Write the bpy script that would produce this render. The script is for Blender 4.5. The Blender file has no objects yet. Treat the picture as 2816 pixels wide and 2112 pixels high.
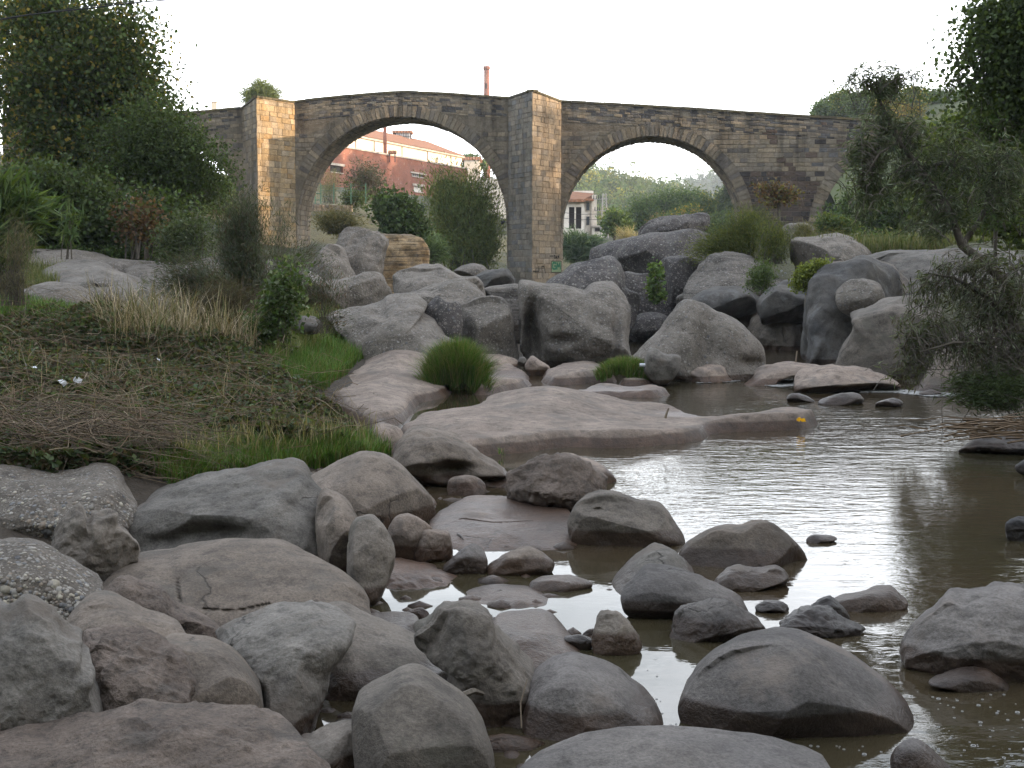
import bpy, math, random
import numpy as np
from mathutils import Vector
random.seed(7); rng = np.random.default_rng(7)
sc = bpy.context.scene
COL = sc.collection
# ------------------------------------------------------------------ camera
CH = 1.9; TILT = 0.0883; FP = 3565.0
cam = bpy.data.cameras.new("camera"); co = bpy.data.objects.new("camera", cam); COL.objects.link(co)
cam.sensor_width = 36; cam.lens = 36*FP/2816; cam.clip_start = 0.05; cam.clip_end = 6000
co.location = (0, 0, CH); co.rotation_euler = (math.pi/2-TILT, 0, 0); sc.camera = co
# ------------------------------------------------------------------ light
SUN_EL = math.radians(9.5); SUN_AZ = math.radians(97)      # azimuth clockwise from +Y
w = bpy.data.worlds.new("World"); sc.world = w; w.use_nodes = True
nt = w.node_tree; bg = nt.nodes['Background']
sky = nt.nodes.new('ShaderNodeTexSky'); sky.sky_type = 'NISHITA'; sky.sun_disc = False
sky.sun_elevation = SUN_EL; sky.sun_rotation = SUN_AZ; sky.air_density = 1.0; sky.dust_density = 2.5; sky.ozone_density = 1.0
hsv = nt.nodes.new('ShaderNodeHueSaturation'); hsv.inputs['Saturation'].default_value = 0.8
nt.links.new(sky.outputs[0], hsv.inputs['Color'])
tc = nt.nodes.new('ShaderNodeTexCoord'); cn = nt.nodes.new('ShaderNodeTexNoise')
mp = nt.nodes.new('ShaderNodeMapping'); mp.inputs['Scale'].default_value = (1.2, 1.2, 5)
nt.links.new(tc.outputs['Generated'], mp.inputs[0]); nt.links.new(mp.outputs[0], cn.inputs['Vector'])
cn.inputs['Scale'].default_value = 1.6; cn.inputs['Detail'].default_value = 6
cr = nt.nodes.new('ShaderNodeValToRGB'); cr.color_ramp.elements[0].position = .30; cr.color_ramp.elements[1].position = .60
nt.links.new(cn.outputs[0], cr.inputs[0])
cm = nt.nodes.new('ShaderNodeMixRGB'); cm.inputs[2].default_value = (13.0, 13.2, 13.8, 1)
cmul = nt.nodes.new('ShaderNodeMath'); cmul.operation = 'MULTIPLY'; cmul.inputs[1].default_value = .7
sx = nt.nodes.new('ShaderNodeSeparateXYZ'); nt.links.new(tc.outputs['Generated'], sx.inputs[0])
zr = nt.nodes.new('ShaderNodeMapRange'); zr.inputs[1].default_value = .12; zr.inputs[2].default_value = .42; zr.inputs[3].default_value = .95; zr.inputs[4].default_value = .24
nt.links.new(sx.outputs[2], zr.inputs[0]); nt.links.new(zr.outputs[0], cmul.inputs[1]); nt.links.new(cr.outputs[0], cmul.inputs[0]); nt.links.new(cmul.outputs[0], cm.inputs[0])
nt.links.new(hsv.outputs[0], cm.inputs[1]); nt.links.new(cm.outputs[0], bg.inputs[0])
bg.inputs[1].default_value = 0.145
sl = bpy.data.lights.new("sun", 'SUN'); so = bpy.data.objects.new("sun", sl); COL.objects.link(so)
sl.energy = 2.9; sl.angle = math.radians(0.5); sl.color = (1.0, 0.72, 0.46)
SD = Vector((math.sin(SUN_AZ)*math.cos(SUN_EL), math.cos(SUN_AZ)*math.cos(SUN_EL), math.sin(SUN_EL)))
so.rotation_euler = SD.to_track_quat('Z', 'Y').to_euler()
sc.view_settings.view_transform = 'Standard'; sc.view_settings.look = 'None'; sc.view_settings.gamma = 1
sc.view_settings.exposure = 1.82
sc.cycles.max_bounces = 6; sc.cycles.diffuse_bounces = 3; sc.cycles.glossy_bounces = 3; sc.cycles.transmission_bounces = 3
sc.cycles.volume_bounces = 0; sc.cycles.transparent_max_bounces = 4; sc.cycles.sample_clamp_indirect = 6
sc.cycles.use_denoising = True; sc.cycles.caustics_reflective = False; sc.cycles.caustics_refractive = False

# ------------------------------------------------------------------ geometry helpers
K = 2816/2212
ct, st = math.cos(TILT), math.sin(TILT)
def ray(x, y):
    rx = (x-1408)/FP; ry = -(y-1056)/FP
    d = (rx, ct+ry*st, -st+ry*ct)
    return (d[0]/d[1], 1.0, d[2]/d[1])
def P(x, y, D):
    r = ray(x, y); return Vector((r[0]*D, D, CH+r[2]*D))
def PD(x, y, D): return P(x*K, y*K, D)
def G(x, y, z=0.0):
    r = ray(x, y); D = (z-CH)/r[2]; return Vector((r[0]*D, D, z))
TILE = {'A': (0, 1282, .5), 'B': (855, 1282, .5), 'C': (1710, 1282, .5), 'E': (700, 640, .5), 'F': (1710, 560, .5),
        'd': (0, 0, K), 'L': (0, 660, 1/2.304), 'R': (480, 200, 1/2.304), 's': (0, 0, 1)}
def T2(t, pts):
    a = np.array([float(v) for v in pts.replace(',', ' ').split()]).reshape(-1, 2); o = TILE[t]
    return a*o[2]+np.array([o[0], o[1]])

def mesh(name, v, f, mat=None, parent=None, smooth=False, col=None, mi=None):
    """v (n,3) array, f (m,k) array of faces (k=3 or 4)"""
    v = np.asarray(v, dtype=np.float32); f = np.asarray(f, dtype=np.int32)
    me = bpy.data.meshes.new(name); k = f.shape[1]; m = len(f)
    me.vertices.add(len(v)); me.vertices.foreach_set('co', v.ravel())
    me.loops.add(m*k); me.loops.foreach_set('vertex_index', f.ravel())
    me.polygons.add(m); me.polygons.foreach_set('loop_start', np.arange(0, m*k, k, dtype=np.int32))
    me.polygons.foreach_set('loop_total', np.full(m, k, dtype=np.int32))
    me.polygons.foreach_set('use_smooth', np.full(m, smooth, dtype=bool))
    if mi is not None: me.polygons.foreach_set('material_index', np.asarray(mi, dtype=np.int32))
    if col is not None:
        c = np.asarray(col, dtype=np.float32)
        if c.shape[1] == 3: c = np.hstack([c, np.ones((len(c), 1), np.float32)])
        a = me.color_attributes.new('Col', 'FLOAT_COLOR', 'POINT'); a.data.foreach_set('color', c.ravel())
    me.update(calc_edges=True)
    for q in (mat if isinstance(mat, (list, tuple)) else [mat]):
        if q: me.materials.append(q)
    o = bpy.data.objects.new(name, me); COL.objects.link(o)
    if parent: o.parent = parent
    return o
def tag(o, label=None, cat=None, group=None, kind=None):
    if label: o['label'] = label
    if cat: o['category'] = cat
    if group: o['group'] = group
    if kind: o['kind'] = kind
    return o
def empty(name, label, cat, group=None, loc=(0, 0, 0)):
    o = bpy.data.objects.new(name, None); COL.objects.link(o); o.empty_display_size = .1; o.location = loc
    return tag(o, label, cat, group)

class MB:
    """collects quads / tris (tris as repeated last index)"""
    def __init__(s): s.v = []; s.f = []; s.c = []
    def add(s, vs, fs, c=None):
        b = len(s.v); s.v += [tuple(q) for q in vs]
        s.f += [tuple(i+b for i in f) for f in fs]
        s.c += [c or (1, 1, 1)]*len(vs)
    def box(s, o, ex, ey, ez, c=None):
        o, ex, ey, ez = map(Vector, (o, ex, ey, ez))
        vs = [o, o+ex, o+ex+ey, o+ey, o+ez, o+ex+ez, o+ex+ey+ez, o+ey+ez]
        s.add(vs, [(0, 3, 2, 1), (4, 5, 6, 7), (0, 1, 5, 4), (1, 2, 6, 5), (2, 3, 7, 6), (3, 0, 4, 7)], c)
    def cbox(s, x, y, z, sx, sy, sz, c=None): s.box((x-sx/2, y-sy/2, z), (sx, 0, 0), (0, sy, 0), (0, 0, sz), c)
    def tube(s, pts, rad, n=6, c=None, cap=True):
        pts = [Vector(p) for p in pts]; m = len(pts)
        rad = rad if isinstance(rad, (list, tuple, np.ndarray)) else [rad]*m
        vs = []
        up = Vector((.13, .21, 1))
        for i, p in enumerate(pts):
            d = (pts[min(i+1, m-1)]-pts[max(i-1, 0)])
            if d.length < 1e-9: d = Vector((0, 0, 1))
            d.normalize()
            a = d.cross(up if abs(d.z) < .95 else Vector((1, .1, 0))); a.normalize(); b = d.cross(a)
            for k in range(n):
                t = 2*math.pi*k/n; vs.append(p+(a*math.cos(t)+b*math.sin(t))*rad[i])
        fs = [(i*n+k, i*n+(k+1) % n, (i+1)*n+(k+1) % n, (i+1)*n+k) for i in range(m-1) for k in range(n)]
        if cap and n == 4: fs += [(3, 2, 1, 0), ((m-1)*n, (m-1)*n+1, (m-1)*n+2, (m-1)*n+3)]
        elif cap:
            for base, sg in ((0, -1), ((m-1)*n, 1)):
                for k in range(1, n-1):
                    q = (base, base+k, base+k+1); q = q if sg > 0 else q[::-1]; fs.append((q[0], q[1], q[2], q[2]))
        s.add(vs, fs, c)
    def build(s, name, mat, parent=None, smooth=False):
        me = bpy.data.meshes.new(name)
        fs = [tuple(dict.fromkeys(f)) for f in s.f]
        me.from_pydata([tuple(q) for q in s.v], [], fs)
        if s.c:
            a = me.color_attributes.new('Col', 'FLOAT_COLOR', 'POINT')
            a.data.foreach_set('color', np.array([tuple(c)+(1,) for c in s.c], dtype=np.float32).ravel())
        if smooth: me.polygons.foreach_set('use_smooth', [True]*len(me.polygons))
        me.update(); me.materials.append(mat)
        o = bpy.data.objects.new(name, me); COL.objects.link(o)
        if parent: o.parent = parent
        return o

# numpy value noise
def _h(i, j, k, s):
    n = (i*374761393 + j*668265263 + k*2147483647 + s*974634777) & 0xffffffff
    n = ((n ^ (n >> 13))*1274126177) & 0xffffffff
    n = (n ^ (n >> 16)) & 0xffffffff
    return n.astype(np.float64)/4294967295.0*2-1
def vnoise(p, seed=0):
    p = np.asarray(p, dtype=np.float64); i = np.floor(p).astype(np.int64); f = p-i; f = f*f*f*(f*(f*6-15)+10)
    r = 0
    for a in (0, 1):
        for b in (0, 1):
            for c in (0, 1):
                wgt = (f[:, 0] if a else 1-f[:, 0])*(f[:, 1] if b else 1-f[:, 1])*(f[:, 2] if c else 1-f[:, 2])
                r = r+wgt*_h(i[:, 0]+a, i[:, 1]+b, i[:, 2]+c, seed)
    return r
def fbm(p, o=4, seed=0, g=.5):
    r = 0; a = 1.0; p = np.asarray(p, float)
    for k in range(o): r = r+a*vnoise(p*(2.03**k)+k*17.3, seed+k); a *= g
    return r

# ------------------------------------------------------------------ material helpers
def mat(name, build, rough=.85, spec=.3):
    m = bpy.data.materials.new(name); m.use_nodes = True; n = m.node_tree; b = n.nodes['Principled BSDF']
    b.inputs['Roughness'].default_value = rough; b.inputs['Specular IOR Level'].default_value = spec
    build(N(n), b); return m
class N:
    def __init__(s, nt): s.t = nt; s._p = None
    def L(s, a, b): s.t.links.new(a, b)
    def new(s, k): return s.t.nodes.new('ShaderNode'+k)
    @property
    def pos(s):
        if s._p is None: s._p = s.new('NewGeometry')
        return s._p.outputs['Position']
    @property
    def nrm(s): s.pos; return s._p.outputs['Normal']
    def map(s, vec, scale=(1, 1, 1), loc=(0, 0, 0)):
        m = s.new('Mapping'); m.inputs['Scale'].default_value = scale; m.inputs['Location'].default_value = loc; s.L(vec, m.inputs[0]); return m.outputs[0]
    def noise(s, scale, detail=4, rough=.55, vec=None, dist=0):
        n = s.new('TexNoise'); n.inputs['Scale'].default_value = scale; n.inputs['Detail'].default_value = detail
        n.inputs['Roughness'].default_value = rough; n.inputs['Distortion'].default_value = dist
        s.L(vec if vec is not None else s.pos, n.inputs['Vector']); return n.outputs[0]
    def vor(s, scale, feature='F1', vec=None, out='Distance', rnd=1):
        n = s.new('TexVoronoi'); n.feature = feature; n.inputs['Scale'].default_value = scale; n.inputs['Randomness'].default_value = rnd
        s.L(vec if vec is not None else s.pos, n.inputs['Vector']); return n.outputs[out]
    def ramp(s, fac, stops, interp='LINEAR'):
        r = s.new('ValToRGB'); e = r.color_ramp.elements; r.color_ramp.interpolation = interp
        while len(e) < len(stops): e.new(.5)
        for q, (p, c) in zip(e, stops):
            q.position = p; q.color = (c, c, c, 1) if isinstance(c, (int, float)) else (*c, 1)
        s.L(fac, r.inputs[0]); return r.outputs[0]
    def mix(s, fac, a, b, mode='MIX'):
        m = s.new('MixRGB'); m.blend_type = mode
        for i, q in enumerate((fac, a, b)):
            if isinstance(q, (int, float)): m.inputs[i].default_value = q if i == 0 else (q, q, q, 1)
            elif isinstance(q, (tuple, list)): m.inputs[i].default_value = (*q, 1)
            else: s.L(q, m.inputs[i])
        return m.outputs[0]
    def math(s, op, a, b=0.0, clamp=False):
        m = s.new('Math'); m.operation = op; m.use_clamp = clamp
        for i, q in enumerate((a, b)):
            if isinstance(q, (int, float)): m.inputs[i].default_value = q
            else: s.L(q, m.inputs[i])
        return m.outputs[0]
    def sep(s, v):
        m = s.new('SeparateXYZ'); s.L(v, m.inputs[0]); return m.outputs
    def attr(s, name='Col'):
        a = s.new('Attribute'); a.attribute_name = name; return a.outputs['Color']
    def rand(s): return s.new('ObjectInfo').outputs['Random']
    def bump(s, h, strength, dist, b, prev=None):
        m = s.new('Bump'); m.inputs['Strength'].default_value = strength; m.inputs['Distance'].default_value = dist
        s.L(h, m.inputs['Height'])
        if prev is not None: s.L(prev, m.inputs['Normal'])
        s.L(m.outputs[0], b.inputs['Normal']); return m.outputs[0]

def rock_mat(name, A, B, spots=None, congl=0, rough_bump=1.0, wet=True, scale=1.0, dark=(.045, .04, .036), strata=0):
    def f(n, b):
        big = n.noise(1.3*scale, 4, .6, dist=.4)
        c = n.mix(n.ramp(big, [(.36, 0.0), (.64, 1.0)]), A, B)
        rv = n.rand(); br = n.math('ADD', n.math('MULTIPLY', rv, .30), .85)
        c = n.mix(1.0, c, n.mix(1.0, (1, 1, 1), br, 'MULTIPLY'), 'MULTIPLY')
        mid = n.noise(9*scale, 6, .72)
        c = n.mix(n.ramp(mid, [(.35, .55), (.5, 0.0)]), c, dark)
        fine = n.noise(70, 3, .7)
        c = n.mix(.42, c, n.ramp(fine, [(.3, .35), (.7, 1.7)]), 'MULTIPLY'); c = n.mix(.5, c, n.ramp(n.noise(3.1*scale, 5, .65), [(.34, .5), (.66, 1.5)]), 'MULTIPLY')
        wt_ = n.new('TexNoise'); wt_.inputs['Scale'].default_value = 2.2; wt_.inputs['Detail'].default_value = 5; n.L(n.pos, wt_.inputs['Vector'])
        ck = n.vor(1.1*scale, 'DISTANCE_TO_EDGE', vec=n.mix(.8, n.pos, wt_.outputs['Color'], 'ADD'))
        ckm = n.math('MULTIPLY', n.ramp(ck, [(.0, 1.0), (.012, 0.0)]), n.ramp(n.noise(1.1, 3, vec=n.map(n.pos, loc=(4, 9, 2))), [(.58, 0.0), (.66, .8)]))
        c = n.mix(ckm, c, (.02, .018, .016))
        gr = n.noise(260, 2, .6)
        c = n.mix(.18, c, n.ramp(gr, [(.35, .5), (.65, 1.5)]), 'MULTIPLY')
        h = n.math('ADD', n.math('MULTIPLY', mid, .7), n.math('MULTIPLY', fine, .20)); h = n.math('SUBTRACT', h, n.math('MULTIPLY', ckm, .5))
        if strata:
            sv = n.noise(1, 3, .6, vec=n.map(n.pos, (.5, .5, 9)))
            c = n.mix(n.ramp(sv, [(.42, .6), (.5, 0.0)]), c, dark); h = n.math('ADD', h, n.math('MULTIPLY', sv, 1.2))
        if spots:
            sp = n.ramp(n.noise(2.2*scale, 5, .65, vec=n.map(n.pos, loc=(7, 3, 1))), [(.55, 0.0), (.66, .8)])
            c = n.mix(sp, c, spots)
        if congl:
            dv = n.vor(congl); dc = n.vor(congl, out='Color')
            rr = n.sep(dc)
            m1 = n.ramp(dv, [(.30, 1.0), (.42, 0.0)]); sel = n.ramp(rr[0], [(.42, 0.0), (.5, 1.0)])
            pc = n.ramp(rr[1], [(.0, (.13, .11, .09)), (.4, (.22, .195, .17)), (.75, (.29, .275, .25)), (1, (.08, .085, .10))])
            mm = n.math('MULTIPLY', m1, sel); c = n.mix(n.math('MULTIPLY', mm, .72), c, pc)
            h = n.math('ADD', h, n.math('MULTIPLY', mm, .25))
            d2 = n.vor(congl*2.6); c2 = n.sep(n.vor(congl*2.6, out='Color'))
            m2 = n.math('MULTIPLY', n.ramp(d2, [(.25, 1.0), (.4, 0.0)]), n.ramp(c2[0], [(.6, 0.0), (.66, .75)]))
            c = n.mix(m2, c, (.29, .27, .24))
        if wet:
            z = n.sep(n.pos)[2]
            zz = n.math('ADD', z, n.math('MULTIPLY', n.noise(3.5, 3), -.035))
            wm = n.ramp(zz, [(.0, 1.0), (.080, 1.0), (.100, 0.0)])
            wf = n.math('MULTIPLY', wm, .95)
            c = n.mix(wf, c, n.mix(1.0, c, (.36, .27, .22), 'MULTIPLY'))
            n.L(n.math('SUBTRACT', .88, n.math('MULTIPLY', wm, .5)), b.inputs['Roughness'])
        n.L(c, b.inputs['Base Color'])
        n.bump(h, .55*rough_bump, .05, b)
    return mat(name, f)
RM = {}
RM['sand'] = rock_mat('sandstone', (0.122, 0.100, 0.081), (0.172, 0.141, 0.115), (0.099, 0.089, 0.077))
RM['grey'] = rock_mat('grey_stone', (0.113, 0.104, 0.093), (0.160, 0.146, 0.129), (0.126, 0.105, 0.087))
RM['dark'] = rock_mat('dark_stone', (0.097, 0.089, 0.085), (0.144, 0.130, 0.119), (0.180, 0.151, 0.130))
RM['mud'] = rock_mat('brown_stone', (0.124, 0.108, 0.092), (0.167, 0.144, 0.121), (0.099, 0.093, 0.077))
RM['pink'] = rock_mat('pink_sandstone', (0.197, 0.156, 0.128), (0.252, 0.203, 0.167), (0.139, 0.121, 0.107))
RM['rough'] = rock_mat('rough_sandstone', (0.118, 0.092, 0.076), (0.168, 0.134, 0.111), (0.088, 0.077, 0.068), rough_bump=2.0, scale=1.6)
RM['black'] = rock_mat('black_stone', (0.040, 0.040, 0.042), (0.072, 0.068, 0.064))
RM['congl'] = rock_mat('conglomerate', (0.124, 0.107, 0.090), (0.167, 0.146, 0.124), (0.093, 0.081, 0.068), congl=24, rough_bump=1.5)
RM['congf'] = rock_mat('far_conglomerate', (0.127, 0.112, 0.093), (0.180, 0.158, 0.136), (0.093, 0.081, 0.069), congl=15, rough_bump=1.6)
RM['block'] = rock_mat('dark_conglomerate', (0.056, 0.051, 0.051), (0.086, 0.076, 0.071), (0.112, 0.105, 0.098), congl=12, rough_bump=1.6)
RM['blue'] = rock_mat('blue_grey_rock', (0.063, 0.062, 0.062), (0.097, 0.089, 0.079), (0.143, 0.143, 0.142))
RM['layer'] = rock_mat('layered_rock', (0.130, 0.115, 0.099), (0.174, 0.155, 0.136), None, congl=14, strata=1, rough_bump=2)
RM['ochre'] = rock_mat('ochre_rock', (0.270, 0.176, 0.086), (0.330, 0.247, 0.150), (0.180, 0.150, 0.112), strata=1, rough_bump=2)
# ------------------------------------------------------------------ ground
def ctl():
    pts = []
    for x, y, D in [(400,1010,9.5),(100,1010,9.0),(750,960,11.5),(700,880,14),(600,830,16),(400,800,16),(200,780,16),(0,760,15.5),
                    (100,880,12.5),(400,900,12.5),(0,900,11.5),(500,740,18),(250,680,19.5),(0,650,20),(60,600,26),(400,600,27),
                    (200,550,32),(0,560,30),(400,548,33),(600,590,36)]:
        pts.append(tuple(PD(x, y, D)))
    pts += [(1,3,-.5),(3,6,-.6),(.6,8,-.5),(2,10,-.6),(5,10,-.6),(4,14,-.6),(1,15.5,-.5),(7,17,-.4),(3,20,-.5),(5,24,-.5),(6,28,-.5),(8,14,-.5),(5.3,21,-.5),(2,17,-.5),
            (3,31,-.5),(0,20,-.5),(-1,19.5,-.3),(2.4,24,-.5),(-1.5,4,-.15),(-1,6,-.15),(-3,7,.1),(-.7,8,-.3),(-1.6,9.5,-.2),(-.5,12,-.5),(-1.2,14.5,-.2),(-2,17,-.1),(0,11,-.5),
            (-3,4,.1),(-5,6,.4),(8.2,18,.2),(9.5,20,1.2),(9,27,1.5),(13,26,2.4),(11,33,2.5),(17,35,3),(8.5,12,-.3),(8,8,-.4),(6,5,-.5),(4,3,-.5),
            (11,6,.6),(13,12,2),(20,20,5),(30,30,9),(4,39,1.6),(8,43,2.6),(0,30,.3),(0,40,.5),(-2,33,.5),(-5,30,1),(-4,44,.8),(1.5,50,.2),(1,62,.2),(-6,50,1.1),
            (-10,60,2.6),(8,60,2.2),(14,60,2.9),(22,58,3.5),(0,80,.8),(-5,80,3.4),(-9,85,5.5),(-12,100,7.6),(-14,130,9.3),(-5,140,9.4),(0,120,4.5),(6,90,1.2),
            (6,130,2),(14,100,2.6),(25,100,4),(-25,60,5),(-20,40,3.5),(-20,25,3),(-15,15,2.2),(-12,8,1.6),(-30,90,9),(10,165,3),(20,150,4),(-40,40,8),(-40,120,12),
            (40,60,9),(4.5,34,-.4),(6.5,33,-.3),(9,31,.1),(2,36,-.2),(0,-5,.2),(-10,-5,1),(12,-5,1),(40,120,7),(40,10,12),(-40,0,8),(-20,180,12),(0,185,9),(60,180,8)]
    return np.array(pts)
CT = ctl()
_r = np.linalg.norm(CT[:, None, :2]-CT[None, :, :2], axis=2); _n = len(CT)
_A = np.zeros((_n+1, _n+1)); _A[:_n, :_n] = -_r-np.eye(_n)*.02; _A[:_n, _n] = 1; _A[_n, :_n] = 1
_wt = np.linalg.solve(_A, np.append(CT[:, 2], 0))
def gz(x, y):
    x = np.atleast_1d(np.asarray(x, float)); y = np.atleast_1d(np.asarray(y, float)); out = np.empty(len(x))
    for s in range(0, len(x), 20000):
        r = np.hypot(x[s:s+20000, None]-CT[None, :, 0], y[s:s+20000, None]-CT[None, :, 1]); out[s:s+20000] = -r@_wt[:_n]+_wt[_n]
    return out
def ghit(px, py, dmin=5, dmax=70, n=260):
    """ground points seen at source pixels (arrays)"""
    px = np.asarray(px, float); py = np.asarray(py, float)
    rx = (px-1408)/FP; ry = -(py-1056)/FP; dy = ct+ry*st; X = rx/dy; Z = (-st+ry*ct)/dy
    D = np.geomspace(dmin, dmax, n); res = np.full(len(px), np.nan); done = np.zeros(len(px), bool)
    for d in D:
        hit = (~done) & (CH+Z*d <= gz(X*d, np.full(len(px), d))); res[hit] = d; done |= hit
    ok = done
    return np.stack([X[ok]*res[ok], res[ok], CH+Z[ok]*res[ok]], 1), ok
def soil(n, b):
    g = n.noise(.8, 5, .6); c = n.mix(n.ramp(g, [(.4, 0.0), (.6, 1.0)]), (.05, .05, .024), (.075, .075, .035))
    zl = n.ramp(n.math('MULTIPLY', n.sep(n.pos)[2], .5), [(.25, 1.0), (.45, 0.0)]); c = n.mix(zl, c, (.062, .05, .038)); c = n.mix(.5, c, n.ramp(n.noise(14, 5, .7), [(.3, .4), (.7, 1.5)]), 'MULTIPLY'); n.L(c, b.inputs['Base Color'])
    n.bump(n.noise(5, 6, .7), .8, .15, b)
M_SOIL = mat('soil', soil)
xs = np.concatenate([np.arange(-60, -14, 2.), np.arange(-14, 16, .35), np.arange(16, 62, 2.)])
ys = np.concatenate([np.arange(-8, 45, .35), np.arange(45, 190, 1.5)])
X, Y = np.meshgrid(xs, ys); Z = gz(X.ravel(), Y.ravel())
Z += fbm(np.stack([X.ravel()*.6, Y.ravel()*.6, np.zeros(X.size)], 1), 3, 5)*.06
nx, ny = len(xs), len(ys); idx = np.arange(nx*ny).reshape(ny, nx)
F4 = np.stack([idx[:-1, :-1], idx[:-1, 1:], idx[1:, 1:], idx[1:, :-1]], -1).reshape(-1, 4)
tag(mesh('ground', np.stack([X.ravel(), Y.ravel(), Z], 1), F4, M_SOIL, smooth=True), kind='structure')
# wide outer land reaching the horizon
def plainm(n, b):
    c = n.mix(n.ramp(n.noise(.02, 5), [(.4, 0.0), (.6, 1.0)]), (.05, .06, .025), (.09, .085, .045)); n.L(c, b.inputs['Base Color'])
M_PLAIN = mat('valley_floor', plainm)
tag(mesh('valley_floor', [(-3000, -1500, -6), (3000, -1500, -6), (3000, 4500, -6), (-3000, 4500, -6)], [(0, 1, 2, 3)], M_PLAIN), kind='structure')

# ------------------------------------------------------------------ water
def waterm(n, b):
    b.inputs['IOR'].default_value = 1.5; b.inputs['Specular IOR Level'].default_value = .5
    s = n.sep(n.pos)
    c = n.mix(n.ramp(n.noise(.25, 3), [(.4, 0.0), (.62, 1.0)]), (.048, .035, .021), (.038, .034, .018))
    n.L(c, b.inputs['Base Color']); b.inputs['Roughness'].default_value = .035
    # calm pool on the left and near, ripples to the right and further off
    m = n.math('ADD', n.math('MULTIPLY', s[0], .62), n.math('MULTIPLY', s[1], .085))
    m = n.math('ADD', m, n.math('MULTIPLY', n.noise(.45, 3), 2.6))
    m = n.ramp(n.math('MULTIPLY', m, .25), [(.52, .04), (.86, 1.0)])
    w1 = n.noise(7, 3, .55, vec=n.map(n.pos, (1.0, 1.7, 1)), dist=.5)
    w2 = n.noise(2.2, 3, .5, vec=n.map(n.pos, (.8, 1.9, 1)), dist=.8)
    w3 = n.noise(22, 2, .5, vec=n.map(n.pos, (1, 1.4, 1)))
    h = n.math('ADD', n.math('MULTIPLY', w1, .45), n.math('ADD', n.math('MULTIPLY', w2, 1.0), n.math('MULTIPLY', w3, .10)))
    h = n.math('MULTIPLY', h, m)
    n.bump(h, .40, .016, b)
M_WATER = mat('river_water', waterm)
tag(mesh('river_water', [(-3.2, 1, 0), (16, 1, 0), (16, 60, 0), (-3.2, 60, 0)], [(0, 1, 2, 3)], M_WATER), kind='structure')

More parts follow.
